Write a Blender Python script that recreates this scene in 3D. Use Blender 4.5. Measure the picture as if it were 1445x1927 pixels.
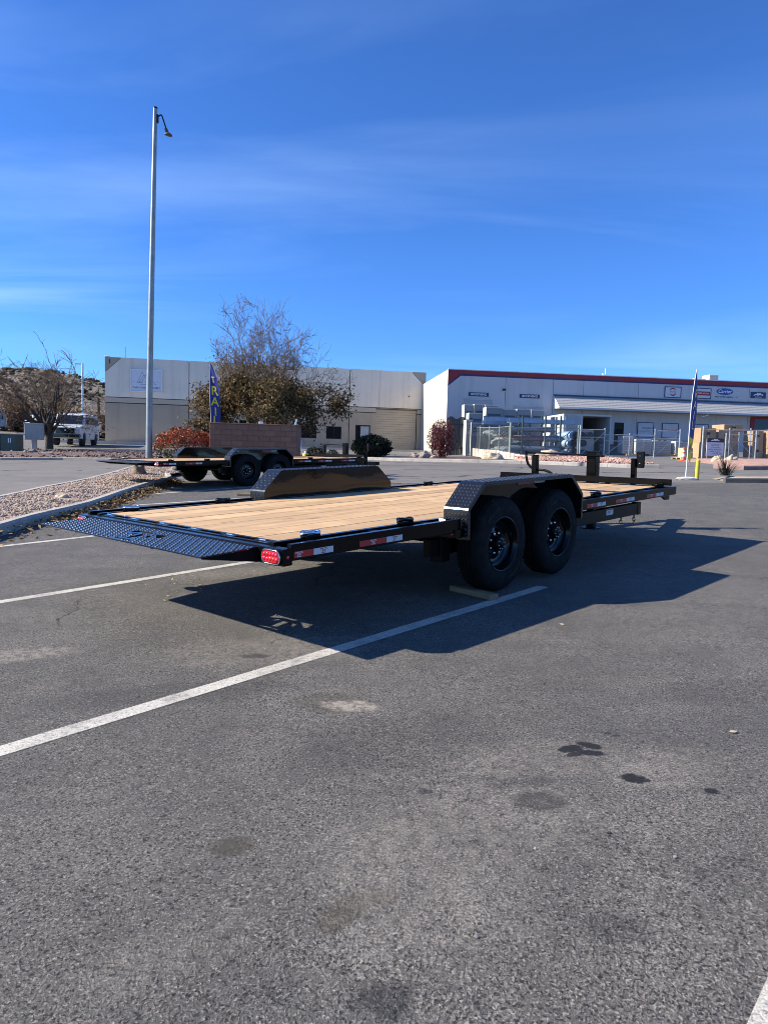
import bpy, bmesh, math, random
import numpy as np
from mathutils import Vector, Matrix, noise as mnoise

# ------------------------------------------------------------------ scene, camera, sky, sun
for o in list(bpy.data.objects): bpy.data.objects.remove(o)
sc = bpy.context.scene
COL = sc.collection
R_ = math.radians

cam_d = bpy.data.cameras.new('camera'); cam = bpy.data.objects.new('camera', cam_d); COL.objects.link(cam)
cam_d.sensor_fit = 'VERTICAL'; cam_d.sensor_height = 24.0; cam_d.lens = 24.0*1310.2/1927.0
cam_d.clip_start = 0.05; cam_d.clip_end = 3000
_r = Vector((0.999594, 0.002306, 0.028403)); _u = Vector((-0.028496, 0.080879, 0.996317)); _f = Vector((0.0, 0.996721, -0.080911))
cam.matrix_world = Matrix(((_r.x, _u.x, -_f.x, 0), (_r.y, _u.y, -_f.y, 0), (_r.z, _u.z, -_f.z, 1.2545), (0, 0, 0, 1)))
sc.camera = cam

SUN_EL = 30.4
w = bpy.data.worlds.new('World'); sc.world = w; w.use_nodes = True
nt = w.node_tree; nt.nodes.clear()
wo = nt.nodes.new('ShaderNodeOutputWorld'); bg = nt.nodes.new('ShaderNodeBackground')
sky = nt.nodes.new('ShaderNodeTexSky'); sky.sky_type = 'NISHITA'; sky.sun_disc = False
sky.sun_elevation = R_(SUN_EL); sky.sun_rotation = R_(-91); sky.altitude = 900; sky.air_density = 1.0; sky.dust_density = 0.0; sky.ozone_density = 4.0
bg.inputs[1].default_value = 0.076
hs = nt.nodes.new('ShaderNodeMix'); hs.data_type = 'RGBA'; hs.blend_type = 'MULTIPLY'; hs.inputs[0].default_value = 1.0; hs.inputs[7].default_value = (.47, .84, 1.40, 1)
nt.links.new(sky.outputs[0], hs.inputs[6])
# thin cirrus: direction projected onto a high flat layer
tc = nt.nodes.new('ShaderNodeTexCoord'); sep = nt.nodes.new('ShaderNodeSeparateXYZ'); nt.links.new(tc.outputs['Generated'], sep.inputs[0])
def wm(op, a, b=None):
    n = nt.nodes.new('ShaderNodeMath'); n.operation = op
    for k, v in enumerate((a, b)):
        if v is None: continue
        if isinstance(v, (int, float)): n.inputs[k].default_value = v
        else: nt.links.new(v, n.inputs[k])
    return n.outputs[0]
zc = wm('ADD', wm('MAXIMUM', sep.outputs['Z'], 0.0), 0.09)
cmb = nt.nodes.new('ShaderNodeCombineXYZ')
nt.links.new(wm('DIVIDE', sep.outputs['X'], zc), cmb.inputs[0]); nt.links.new(wm('DIVIDE', sep.outputs['Y'], zc), cmb.inputs[1])
mp = nt.nodes.new('ShaderNodeMapping'); mp.inputs['Rotation'].default_value = (0, 0, R_(35)); mp.inputs['Scale'].default_value = (0.30, 0.85, 1); mp.inputs['Location'].default_value = (6.6, 7.7, 0)
mir = nt.nodes.new('ShaderNodeMapping'); mir.inputs['Scale'].default_value = (-1, 1, 1); nt.links.new(cmb.outputs[0], mir.inputs[0]); nt.links.new(mir.outputs[0], mp.inputs[0])
n1 = nt.nodes.new('ShaderNodeTexNoise'); n1.inputs['Scale'].default_value = 0.95; n1.inputs['Detail'].default_value = 7; n1.inputs['Roughness'].default_value = 0.55; n1.inputs['Distortion'].default_value = 0.9
nt.links.new(mp.outputs[0], n1.inputs['Vector'])
n2 = nt.nodes.new('ShaderNodeTexNoise'); n2.inputs['Scale'].default_value = 0.33; n2.inputs['Detail'].default_value = 2
m2 = nt.nodes.new('ShaderNodeMapping'); m2.inputs['Location'].default_value = (-9, -2, 0); nt.links.new(mir.outputs[0], m2.inputs[0]); nt.links.new(m2.outputs[0], n2.inputs['Vector'])
r1 = nt.nodes.new('ShaderNodeMapRange'); r1.inputs[1].default_value = 0.44; r1.inputs[2].default_value = 0.78; nt.links.new(n1.outputs[0], r1.inputs[0])
r2 = nt.nodes.new('ShaderNodeMapRange'); r2.inputs[1].default_value = 0.40; r2.inputs[2].default_value = 0.62; nt.links.new(n2.outputs[0], r2.inputs[0])
fac = wm('MULTIPLY', wm('MULTIPLY', r1.outputs[0], r2.outputs[0]), 0.55)
mx = nt.nodes.new('ShaderNodeMix'); mx.data_type = 'RGBA'; nt.links.new(fac, mx.inputs[0]); nt.links.new(hs.outputs[2], mx.inputs[6]); mx.inputs[7].default_value = (4.2, 6.2, 9.6, 1)
nt.links.new(mx.outputs[2], bg.inputs[0]); nt.links.new(bg.outputs[0], wo.inputs[0])

sun_d = bpy.data.lights.new('sun', 'SUN'); sun_d.energy = 5.0; sun_d.angle = R_(0.53); sun_d.color = (1.0, 0.93, 0.82)
sun = bpy.data.objects.new('sun', sun_d); COL.objects.link(sun)
sun.rotation_mode = 'QUATERNION'
sun.rotation_quaternion = Vector((0, 0, -1)).rotation_difference(Vector((math.cos(R_(SUN_EL)), 0.015, -math.sin(R_(SUN_EL)))).normalized())
sun.location = (-40, 0, 30)
sc.view_settings.view_transform = 'Standard'; sc.view_settings.look = 'None'; sc.view_settings.gamma = 1.0
sc.view_settings.exposure = 1.02; sc.view_settings.use_curve_mapping = False
sc.render.engine = 'CYCLES'; sc.cycles.use_denoising = True; sc.cycles.max_bounces = 6; sc.cycles.filter_width = 0.95; sc.cycles.transparent_max_bounces = 12

# ------------------------------------------------------------------ materials
MATS = {}
class NT:
    def __init__(s, name):
        s.m = bpy.data.materials.new(name); s.m.use_nodes = True; s.t = s.m.node_tree; s.t.nodes.clear()
        s.out = s.n('OutputMaterial'); s.b = s.n('BsdfPrincipled'); s.l(s.b.outputs[0], s.out.inputs[0])
        s.tc = s.n('TexCoord'); s.P = s.tc.outputs['Object']; MATS[name] = s.m
    def n(s, k): return s.t.nodes.new('ShaderNode'+k)
    def l(s, a, b): s.t.links.new(a, b)
    def set(s, i, v):
        if hasattr(v, 'links') or hasattr(v, 'is_linked'): s.l(v, i)
        else: i.default_value = v
    def mapv(s, scale=(1, 1, 1), rot=(0, 0, 0), loc=(0, 0, 0), src=None):
        m = s.n('Mapping'); m.inputs['Scale'].default_value = scale; m.inputs['Rotation'].default_value = rot; m.inputs['Location'].default_value = loc
        s.l(src or s.P, m.inputs[0]); return m.outputs[0]
    def noise(s, scale, detail=3, rough=0.55, dist=0, src=None, out=0):
        n = s.n('TexNoise'); n.inputs['Scale'].default_value = scale; n.inputs['Detail'].default_value = detail; n.inputs['Roughness'].default_value = rough; n.inputs['Distortion'].default_value = dist
        s.l(src or s.P, n.inputs['Vector']); return n.outputs[out]
    def voro(s, scale, feature='F1', rand=1.0, src=None):
        n = s.n('TexVoronoi'); n.feature = feature; n.inputs['Scale'].default_value = scale; n.inputs['Randomness'].default_value = rand
        s.l(src or s.P, n.inputs['Vector']); return n
    def mr(s, v, a, b, c=0.0, d=1.0, smooth=False):
        n = s.n('MapRange'); n.interpolation_type = 'SMOOTHSTEP' if smooth else 'LINEAR'
        s.set(n.inputs[0], v)
        for k, x in zip((1, 2, 3, 4), (a, b, c, d)): n.inputs[k].default_value = x
        return n.outputs[0]
    def math(s, op, a, b=0.0, c=None):
        n = s.n('Math'); n.operation = op; s.set(n.inputs[0], a); s.set(n.inputs[1], b)
        if c is not None: s.set(n.inputs[2], c)
        return n.outputs[0]
    def mix(s, f, a, b, blend='MIX'):
        n = s.n('Mix'); n.data_type = 'RGBA'; n.blend_type = blend
        s.set(n.inputs[0], f)
        for k, x in ((6, a), (7, b)):
            if isinstance(x, (tuple, list)): n.inputs[k].default_value = (*x[:3], 1)
            else: s.l(x, n.inputs[k])
        return n.outputs[2]
    def ramp(s, v, stops, const=False):
        n = s.n('ValToRGB'); s.l(v, n.inputs[0]); e = n.color_ramp.elements
        if const: n.color_ramp.interpolation = 'CONSTANT'
        while len(e) < len(stops): e.new(0.5)
        for k, (p, c) in enumerate(stops): e[k].position = p; e[k].color = (*c[:3], 1)
        return n.outputs[0]
    def col(s, c):
        if isinstance(c, (tuple, list)): s.b.inputs['Base Color'].default_value = (*c[:3], 1)
        else: s.l(c, s.b.inputs['Base Color'])
    def rough(s, v): s.set(s.b.inputs['Roughness'], v)
    def bump(s, h, dist=0.01, strength=1.0, prev=None):
        n = s.n('Bump'); n.inputs['Distance'].default_value = dist; n.inputs['Strength'].default_value = strength; s.l(h, n.inputs['Height'])
        if prev: s.l(prev, n.inputs['Normal'])
        s.l(n.outputs[0], s.b.inputs['Normal']); return n.outputs[0]

def M(name, c, rough=0.6, metal=0.0, var=0.12, vs=4.0, bump=0.0, bs=60.0, spec=0.5, coat=0.0, rand=0.0, streak=0.0):
    if name in MATS: return MATS[name]
    s = NT(name)
    if var > 0:
        f = s.noise(vs, 4, 0.6); lo = tuple(x*(1-var) for x in c); hi = tuple(min(1, x*(1+var)) for x in c)
        cc = s.mix(s.mr(f, .3, .7), lo, hi)
        if streak > 0:
            st_ = s.noise(1.0, 5, .65, src=s.mapv(scale=(1.6, 1.6, .10))); bl_ = s.noise(.7, 4, .6); cc = s.mix(s.math('MULTIPLY', s.mr(st_, .48, .72), streak), cc, tuple(x*.55 for x in c)); cc = s.mix(s.math('MULTIPLY', s.mr(bl_, .5, .75), streak*.6), cc, tuple(min(1, x*1.2) for x in c))
        if rand > 0:
            oi = s.n('ObjectInfo'); v = s.mr(oi.outputs['Random'], 0, 1, 1-rand, 1+rand)
            hv = s.n('HueSaturation'); s.l(v, hv.inputs['Value']); s.l(cc, hv.inputs['Color']); cc = hv.outputs[0]
        s.col(cc)
        s.rough(s.mr(s.noise(vs*2.3, 3), .3, .7, max(0.02, rough*0.85), min(1, rough*1.12)))
    else:
        s.col(c); s.rough(rough)
    s.b.inputs['Metallic'].default_value = metal; s.b.inputs['Specular IOR Level'].default_value = spec; s.b.inputs['Coat Weight'].default_value = coat; s.b.inputs['Coat Roughness'].default_value = 0.04
    if bump > 0: s.bump(s.noise(bs, 4, 0.6), bump)
    return s.m

def island_mat(name, stops, rough=0.8, trans=0.0, spec=0.3):
    s = NT(name); g = s.n('NewGeometry'); s.col(s.ramp(g.outputs['Random Per Island'], stops)); s.rough(rough); s.b.inputs['Specular IOR Level'].default_value = spec
    if trans > 0:
        tr = s.n('BsdfTranslucent'); s.l(s.b.inputs['Base Color'].links[0].from_socket, tr.inputs[0]); ms = s.n('MixShader'); ms.inputs[0].default_value = trans
        s.l(s.b.outputs[0], ms.inputs[1]); s.l(tr.outputs[0], ms.inputs[2]); s.l(ms.outputs[0], s.out.inputs[0])
    return s.m

# ------------------------------------------------------------------ mesh builder
class MB:
    def __init__(s): s.v = []; s.f = []; s.sm = []
    def add(s, vs, fs, smooth=False):
        b = len(s.v); s.v += [tuple(p) for p in vs]
        for f in fs: s.f.append(tuple(i+b for i in f)); s.sm.append(smooth)
    def box(s, x0, x1, y0, y1, z0, z1, ch=0.0, M_=None):
        if x1 < x0: x0, x1 = x1, x0
        if y1 < y0: y0, y1 = y1, y0
        if z1 < z0: z0, z1 = z1, z0
        if ch <= 0:
            vs = [(x, y, z) for z in (z0, z1) for y in (y0, y1) for x in (x0, x1)]
            fs = [(0, 2, 3, 1), (4, 5, 7, 6), (0, 1, 5, 4), (2, 6, 7, 3), (0, 4, 6, 2), (1, 3, 7, 5)]
        else:
            c = min(ch, (x1-x0)*.49, (y1-y0)*.49, (z1-z0)*.49); vs = []; idx = {}
            for a, X in ((0, x0), (1, x1)):
                for b, Y in ((0, y0), (1, y1)):
                    for d, Z in ((0, z0), (1, z1)):
                        sx, sy, sz = (c if a == 0 else -c), (c if b == 0 else -c), (c if d == 0 else -c)
                        idx[a, b, d, 0] = len(vs); vs.append((X, Y+sy, Z+sz))
                        idx[a, b, d, 1] = len(vs); vs.append((X+sx, Y, Z+sz))
                        idx[a, b, d, 2] = len(vs); vs.append((X+sx, Y+sy, Z))
            I = lambda a, b, d, k: idx[a, b, d, k]
            fs = []
            for a in (0, 1):
                q = [I(a, 0, 0, 0), I(a, 1, 0, 0), I(a, 1, 1, 0), I(a, 0, 1, 0)]; fs.append(q if a else q[::-1])
                q = [I(0, a, 0, 1), I(1, a, 0, 1), I(1, a, 1, 1), I(0, a, 1, 1)]; fs.append(q[::-1] if a else q)
                q = [I(0, 0, a, 2), I(1, 0, a, 2), I(1, 1, a, 2), I(0, 1, a, 2)]; fs.append(q if a else q[::-1])
            for a in (0, 1):
                for b in (0, 1):
                    q = [I(a, b, 0, 0), I(a, b, 0, 1), I(a, b, 1, 1), I(a, b, 1, 0)]; fs.append(q if (a+b) % 2 else q[::-1])
                    q = [I(a, 0, b, 0), I(a, 0, b, 2), I(a, 1, b, 2), I(a, 1, b, 0)]; fs.append(q[::-1] if (a+b) % 2 else q)
                    q = [I(0, a, b, 1), I(0, a, b, 2), I(1, a, b, 2), I(1, a, b, 1)]; fs.append(q if (a+b) % 2 else q[::-1])
                    for d in (0, 1):
                        q = [I(a, b, d, 0), I(a, b, d, 1), I(a, b, d, 2)]; fs.append(q[::-1] if (a+b+d) % 2 else q)
        if M_ is not None: vs = [tuple(M_ @ Vector(p)) for p in vs]
        s.add(vs, fs); return s
    def prism(s, poly, a0, a1, axis='y'):
        # poly in the two other axes, extruded from a0 to a1 along axis
        def P(p, a): return {'x': (a, p[0], p[1]), 'y': (p[0], a, p[1]), 'z': (p[0], p[1], a)}[axis]
        n = len(poly); vs = [P(p, a0) for p in poly]+[P(p, a1) for p in poly]
        fs = [tuple(range(n)), tuple(range(2*n-1, n-1, -1))]+[(i, i+n, (i+1) % n+n, (i+1) % n) for i in range(n)]
        s.add(vs, fs); return s
    def tube(s, pts, r, n=8, cap=True, smooth=True):
        pts = [Vector(p) for p in pts]; rs = r if isinstance(r, (list, tuple)) else [r]*len(pts)
        vs = []; fs = []; prev = None
        for i, p in enumerate(pts):
            d = (pts[min(i+1, len(pts)-1)]-pts[max(i-1, 0)])
            if d.length < 1e-9: d = Vector((0, 0, 1))
            d.normalize()
            if prev is None: a = d.orthogonal().normalized()
            else:
                a = prev-d*prev.dot(d)
                a = a.normalized() if a.length > 1e-6 else d.orthogonal().normalized()
            prev = a; b = d.cross(a)
            for k in range(n):
                t = 2*math.pi*k/n; vs.append(p+(a*math.cos(t)+b*math.sin(t))*rs[i])
        for i in range(len(pts)-1):
            for k in range(n): fs.append((i*n+k, i*n+(k+1) % n, (i+1)*n+(k+1) % n, (i+1)*n+k))
        s.add(vs, fs, smooth)
        if cap:
            m = len(pts)-1
            s.add([vs[k] for k in range(n)], [tuple(range(n))[::-1]]); s.add([vs[m*n+k] for k in range(n)], [tuple(range(n))])
        return s
    def lathe(s, prof, c=(0, 0, 0), axis='z', n=32, smooth=True, closed=False):
        # prof: list of (r, a) radius and position along the axis
        vs = []; fs = []; m = len(prof)
        for k in range(n):
            t = 2*math.pi*k/n; ct, st = math.cos(t), math.sin(t)
            for r, a in prof:
                vs.append({'z': (c[0]+r*ct, c[1]+r*st, c[2]+a), 'y': (c[0]+r*ct, c[1]+a, c[2]+r*st), 'x': (c[0]+a, c[1]+r*ct, c[2]+r*st)}[axis])
        for k in range(n):
            k2 = (k+1) % n
            for i in range(m if closed else m-1):
                j = (i+1) % m; fs.append((k*m+i, k2*m+i, k2*m+j, k*m+j))
        s.add(vs, fs, smooth); return s
    def blob(s, c, r, seed=0, sub=1, amp=0.25, squash=(1, 1, 1), smooth=False):
        vs, fs = ICO[sub]; rnd = Vector((seed*1.37, seed*2.11, seed*.73)); out = []
        for p in vs:
            k = r*(1+amp*mnoise.noise(Vector(p)*1.7+rnd)+amp*.5*mnoise.noise(Vector(p)*4+rnd))
            out.append((c[0]+p[0]*k*squash[0], c[1]+p[1]*k*squash[1], c[2]+p[2]*k*squash[2]))
        s.add(out, fs, smooth); return s
    def mesh(s, name):
        me = bpy.data.meshes.new(name); me.from_pydata(s.v, [], s.f)
        me.polygons.foreach_set('use_smooth', s.sm); me.update(); return me
    def build(s, name, mat, parent=None, recalc=True):
        me = s.mesh(name)
        if recalc:
            bm = bmesh.new(); bm.from_mesh(me); bmesh.ops.recalc_face_normals(bm, faces=bm.faces); bm.to_mesh(me); bm.free()
        return link(name, me, mat, parent)

def _ico(sub):
    bm = bmesh.new(); bmesh.ops.create_icosphere(bm, subdivisions=sub, radius=1.0)
    r = ([tuple(v.co) for v in bm.verts], [tuple(v.index for v in f.verts) for f in bm.faces]); bm.free(); return r
ICO = {1: _ico(1), 2: _ico(2), 3: _ico(3), 4: _ico(4)}

def link(name, data, mat=None, parent=None):
    o = bpy.data.objects.new(name, data); COL.objects.link(o)
    if mat is not None: data.materials.append(mat)
    if parent is not None: o.parent = parent
    return o
def tag(o, label=None, cat=None, group=None, kind=None):
    if label: o['label'] = label
    if cat: o['category'] = cat
    if group: o['group'] = group
    if kind: o['kind'] = kind
    return o
def empty(name, loc=(0, 0, 0), rz=0.0, label=None, cat=None, group=None):
    o = bpy.data.objects.new(name, None); COL.objects.link(o); o.location = loc; o.rotation_euler = (0, 0, rz); o.empty_display_size = .2
    return tag(o, label, cat, group)
def copy_tree(o, parent=None):
    c = o.copy(); COL.objects.link(c); c.parent = parent
    for ch in list(o.children): copy_tree(ch, c)
    return c
def text_geo(txt, size, xscale=1.0, extrude=0.0):
    cu = bpy.data.curves.new('t', 'FONT'); cu.body = txt; cu.size = size; cu.align_x = 'CENTER'; cu.align_y = 'CENTER'; cu.extrude = extrude; cu.offset = size*.016; cu.resolution_u = 3
    ob = bpy.data.objects.new('t', cu); COL.objects.link(ob)
    dg = bpy.context.evaluated_depsgraph_get(); dg.update(); me = bpy.data.meshes.new_from_object(ob.evaluated_get(dg))
    vs = [(v.co.x*xscale, v.co.y, v.co.z) for v in me.vertices]; fs = [tuple(p.vertices) for p in me.polygons]
    bpy.data.objects.remove(ob); bpy.data.curves.remove(cu); bpy.data.meshes.remove(me)
    return vs, fs
def text_on(txt, size, fn, name, mat, parent, xscale=1.0):
    vs, fs = text_geo(txt, size, xscale); mb = MB(); mb.add([fn(x, y) for x, y, z in vs], fs)
    return mb.build(name, mat, parent, recalc=False)
rng = random.Random(7)

# ------------------------------------------------------------------ terrain
XK42 = [-60, -22, 3, 12, 22, 40]; F42 = [.9, 1.0, 1.25, 1.48, 1.6, 2.0]
XK50 = [-60, -22, 2, 6, 12, 22, 40]; F50 = [2.2, 1.35, 1.45, 1.90, 2.0, 2.15, 2.5]
XK60 = [-60, -35, -22, 3.3, 5.5, 12, 22, 40]; F60 = [3.2, 2.5, 1.82, 1.68, 2.0, 2.1, 2.25, 2.6]
def G(X, Y):
    Yc = max(-25.0, Y); Xc = max(-70.0, min(70.0, X))
    N = 0.0675+0.01989*Xc+0.01847*Yc; O = .02635*Xc+.03192*min(Yc, 30)
    t = min(1, max(0, (Yc-5)/9)); t = t*t*(3-2*t); z = N+(O-N)*t
    if Y > 30:
        a = float(np.interp(X, XK42, F42)); b = float(np.interp(X, XK50, F50)); c = float(np.interp(X, XK60, F60))
        z = z+(a-z)*(Y-30)/12 if Y < 42 else (a+(b-a)*(Y-42)/8 if Y < 50 else b+(c-b)*min((Y-50)/10, 1))
    return z
def GP(x, y, dz=0.0): return (x, y, G(x, y)+dz)

# ---- asphalt of the lot: bitumen with exposed stone chips, patches, stains with their own outline
STAINS = [  # x, y, rx, ry, angle, strength, colour (0 oil, 1 tan dust, 2 olive)
 (0.755, 2.635, .058, .030, .35, .95, 0), (0.835, 2.665, .050, .026, -.5, .95, 0), (0.82, 2.60, .060, .024, -.15, .95, 0), (.76, 2.59, .045, .018, .5, .9, 0),
 (0.915, 2.396, .044, .036, -.4, .95, 0), (.94, 2.385, .03, .016, -.2, .9, 0), (1.151, 2.31, .025, .020, 0, .92, 0), (.945, 2.785, .016, .012, 0, .7, 0), (.972, 2.76, .018, .010, 0, .7, 0),
 (0.544, 2.231, .075, .05, .1, .45, 0), (.50, 2.36, .10, .035, .2, .25, 0), (0.168, 2.288, .022, .013, 0, .6, 0), (-.69, 3.776, .07, .035, 0, .55, 0),
 (-.412, 1.956, .055, .040, .2, .66, 2), (-.076, 1.672, .075, .036, .9, .68, 2), (.01, 1.73, .045, .03, .3, .5, 2), (.06, 2.0, .14, .09, .5, .35, 1), (.027, 1.403, .06, .035, .2, .55, 0), (.05, 1.385, .04, .03, 1.2, .5, 0),
 (-2.10, 3.70, .35, .10, .4, .5, 1), (-.13, 3.06, .10, .055, -.1, .95, 1), (-.20, 3.09, .17, .10, -.1, .38, 2), (-.6, 3.9, .5, .22, .3, .25, 1), (.25, 2.05, .40, .20, .5, .20, 1), (.15, 1.8, .25, .22, .5, .20, 1), (.62, 2.55, .28, .12, .2, .22, 1), (-.45, 1.55, .2, .08, .6, .15, 1),
 (1.05, 2.5, .22, .12, .3, .22, 1), (-1.4, 6.2, .5, .18, .6, .22, 1), (.60, 1.63, .07, .05, .1, .35, 0), (1.0, 1.85, .12, .06, .4, .22, 0), (1.9, 3.3, .5, .14, .1, .2, 0), (-.9, 3.2, .4, .12, .2, .22, 0), (.1, 2.7, .35, .2, .3, .22, 0)]
def asphalt_lot():
    s = NT('asphalt_lot')
    P2 = s.mapv(scale=(1, 1, .35))
    wv = s.noise(60, 2, .5, out=1)
    wsub = s.n('VectorMath'); wsub.operation = 'MULTIPLY_ADD'; s.l(wv, wsub.inputs[0]); wsub.inputs[1].default_value = (.010, .010, .010); s.l(P2, wsub.inputs[2]); PW = wsub.outputs[0]
    v1 = s.voro(120, src=PW); sepc = s.n('SeparateColor'); s.l(v1.outputs['Color'], sepc.inputs[0]); d1 = v1.outputs['Distance']
    ag = s.noise(128, 3, .62, .5, src=P2); ag2 = s.noise(300, 2, .6, .3, src=P2); pt = s.noise(108, 3, .55, .7, src=s.mapv(scale=(1, 1, .35), loc=(3, 9, 0)))
    big = s.noise(.55, 5, .6); mid = s.noise(3.2, 5, .6); fine = s.noise(24, 4, .65)
    worn = s.mr(s.math('ADD', s.math('MULTIPLY', big, .6), s.math('MULTIPLY', mid, .5)), .46, .66)
    chip = s.mr(s.math('ADD', ag, s.math('MULTIPLY', worn, .075)), .55, .63, 0, 1, True)
    chip = s.math('MULTIPLY', chip, s.mr(sepc.outputs[0], 0, 1, .45, 1.0)); chip2 = s.mr(ag2, .54, .68)
    bit = s.ramp(s.mr(s.math('ADD', s.math('MULTIPLY', mid, .55), s.math('MULTIPLY', fine, .45)), .32, .68), [(0, (.094, .088, .078)), (1, (.164, .154, .136))])
    chipc = s.ramp(sepc.outputs[1], [(0, (.25, .232, .202)), (.45, (.34, .312, .268)), (.8, (.47, .43, .365)), (1, (.41, .33, .28))])
    c = s.mix(s.math('MULTIPLY', chip2, .40), bit, (.30, .278, .240)); c = s.mix(s.math('MULTIPLY', chip, .90), c, chipc)
    pit = s.mr(s.math('SUBTRACT', pt, s.math('MULTIPLY', worn, .03)), .365, .44, 1, 0, True); gap = s.mr(ag, .30, .43, 1, 0, True)
    c = s.mix(s.math('MULTIPLY', gap, .60), c, (.060, .058, .056)); c = s.mix(s.math('MULTIPLY', pit, .85), c, (.024, .023, .023))
    grit = s.math('MULTIPLY', s.mr(fine, .42, .62), s.mr(s.math('ADD', chip, s.math('MULTIPLY', chip2, .6)), 0, .6, .35, 1))
    c = s.mix(s.math('MULTIPLY', s.math('MULTIPLY', s.mr(big, .45, .72), .42), grit), c, (.34, .312, .275))
    c = s.mix(s.math('MULTIPLY', s.mr(s.noise(1.1, 6, .7, .6), .52, .78), .42), c, (.085, .084, .084))
    c = s.mix(s.math('MULTIPLY', s.math('MULTIPLY', s.mr(s.noise(.9, 5, .65, 1.2, src=s.mapv(loc=(7, 3, 0))), .56, .75), .30), grit), c, (.38, .285, .24))
    # long faint scuffs and tyre sweeps
    sw = s.noise(1.0, 5, .6, src=s.mapv(scale=(.35, 3.2, 1), rot=(0, 0, R_(20)))); c = s.mix(s.math('MULTIPLY', s.mr(sw, .56, .72), .28), c, (.072, .071, .071))
    dsp = s.n('VectorMath'); dsp.operation = 'MULTIPLY_ADD'; s.l(s.noise(1.6, 4, .65, out=1), dsp.inputs[0]); dsp.inputs[1].default_value = (.9, .9, 0); s.l(s.P, dsp.inputs[2])
    ck = s.voro(.42, 'DISTANCE_TO_EDGE', src=dsp.outputs[0]); crk = s.math('MULTIPLY', s.mr(ck.outputs['Distance'], .0015, .0045, 1, 0), s.mr(s.noise(.7, 3, .5, src=s.mapv(loc=(1, 5, 0))), .56, .62)); c = s.mix(s.math('MULTIPLY', crk, .8), c, (.030, .029, .028))
    wob = s.noise(9, 5, .7); wob2 = s.noise(38, 4, .65)
    sx = s.n('SeparateXYZ'); s.l(s.P, sx.inputs[0]); cols = [(.016, .017, .020), (.46, .40, .325), (.075, .066, .048)]
    acc = [None, None, None]
    for x, y, rx, ry, a, st, k in STAINS:
        dx = s.math('SUBTRACT', sx.outputs[0], x); dy = s.math('SUBTRACT', sx.outputs[1], y); ca, sa = math.cos(a), math.sin(a)
        p = s.math('ADD', s.math('MULTIPLY', dx, ca/rx), s.math('MULTIPLY', dy, sa/rx)); q = s.math('ADD', s.math('MULTIPLY', dx, -sa/ry), s.math('MULTIPLY', dy, ca/ry))
        d = s.math('ADD', s.math('MULTIPLY', p, p), s.math('MULTIPLY', q, q))
        d = s.math('ADD', d, s.math('MULTIPLY', s.math('SUBTRACT', wob if k else wob2, .5), 3.4 if k == 1 else 2.2))
        f = s.math('MULTIPLY', s.mr(d, .5 if st < .65 else .6, 1.4 if k == 0 and st > .65 else 2.4, 1, 0, True), st)
        acc[k] = f if acc[k] is None else s.math('MAXIMUM', acc[k], f)
    acc[1] = s.math('MULTIPLY', acc[1], s.mr(grit, 0, .6, .25, 1.25))
    for k in (2, 1, 0): c = s.mix(s.math('MINIMUM', acc[k], .96), c, cols[k])
    s.col(c); s.rough(s.mr(mid, .3, .7, .78, .95)); s.b.inputs['Specular IOR Level'].default_value = .22
    h = s.math('ADD', s.math('ADD', ag, s.math('MULTIPLY', ag2, .35)), s.math('MULTIPLY', pit, -.35))
    b1 = s.bump(s.noise(5, 5, .6), .03, .45)
    s.bump(h, .015, .9, b1)
    return s.m
def asphalt_road():
    s = NT('asphalt_road')
    big = s.noise(.16, 5, .62); mid = s.noise(1.6, 5, .6); fine = s.noise(40, 3, .6)
    st = s.noise(.8, 4, .6, src=s.mapv(scale=(.12, 1.3, 1), rot=(0, 0, R_(8))))
    c = s.ramp(s.math('ADD', s.math('MULTIPLY', big, .5), s.math('MULTIPLY', mid, .5)), [(.32, (.120, .112, .102)), (.5, (.172, .158, .140)), (.68, (.225, .205, .178))])
    c = s.mix(s.math('MULTIPLY', s.mr(st, .52, .72), .45), c, (.10, .10, .102))
    c = s.mix(s.mr(fine, .35, .65, 0, .35), c, (.09, .09, .09))
    dis = s.n('VectorMath'); dis.operation = 'MULTIPLY_ADD'; s.l(s.noise(.9, 4, .6, out=1), dis.inputs[0]); dis.inputs[1].default_value = (1.6, 1.6, 0); s.l(s.P, dis.inputs[2])
    cr = s.voro(.16, 'DISTANCE_TO_EDGE', src=dis.outputs[0]); crk = s.mr(cr.outputs['Distance'], .004, .011, 1, 0)
    crk = s.math('MULTIPLY', crk, s.mr(s.noise(.35, 2), .45, .55))
    c = s.mix(crk, c, (.022, .022, .023))
    s.col(c); s.rough(.88); s.b.inputs['Specular IOR Level'].default_value = .25
    s.bump(fine, .006, .7); return s.m
mat_lot = asphalt_lot(); mat_road = asphalt_road()

def grid_mesh(xs, ys, zf, name):
    nx, ny = len(xs), len(ys); vs = [(x, y, zf(x, y)) for y in ys for x in xs]
    fs = [(j*nx+i, j*nx+i+1, (j+1)*nx+i+1, (j+1)*nx+i) for j in range(ny-1) for i in range(nx-1)]
    me = bpy.data.meshes.new(name); me.from_pydata(vs, [], fs); me.polygons.foreach_set('use_smooth', [True]*len(fs)); me.update(); return me
def span(*seg):
    out = []
    for a, b, st in seg: out += list(np.arange(a, b, st))
    return out+[seg[-1][1]]
gx_ = span((-900, -80, 60), (-80, -30, 4), (-30, 40, .8), (40, 90, 5), (90, 900, 60))
gy_ = span((-60, 0, 5), (0, 66, .8), (66, 120, 6), (120, 900, 60))
tag(link('ground', grid_mesh(gx_, gy_, lambda x, y: G(x, y), 'ground'), mat_road), kind='structure')

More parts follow.
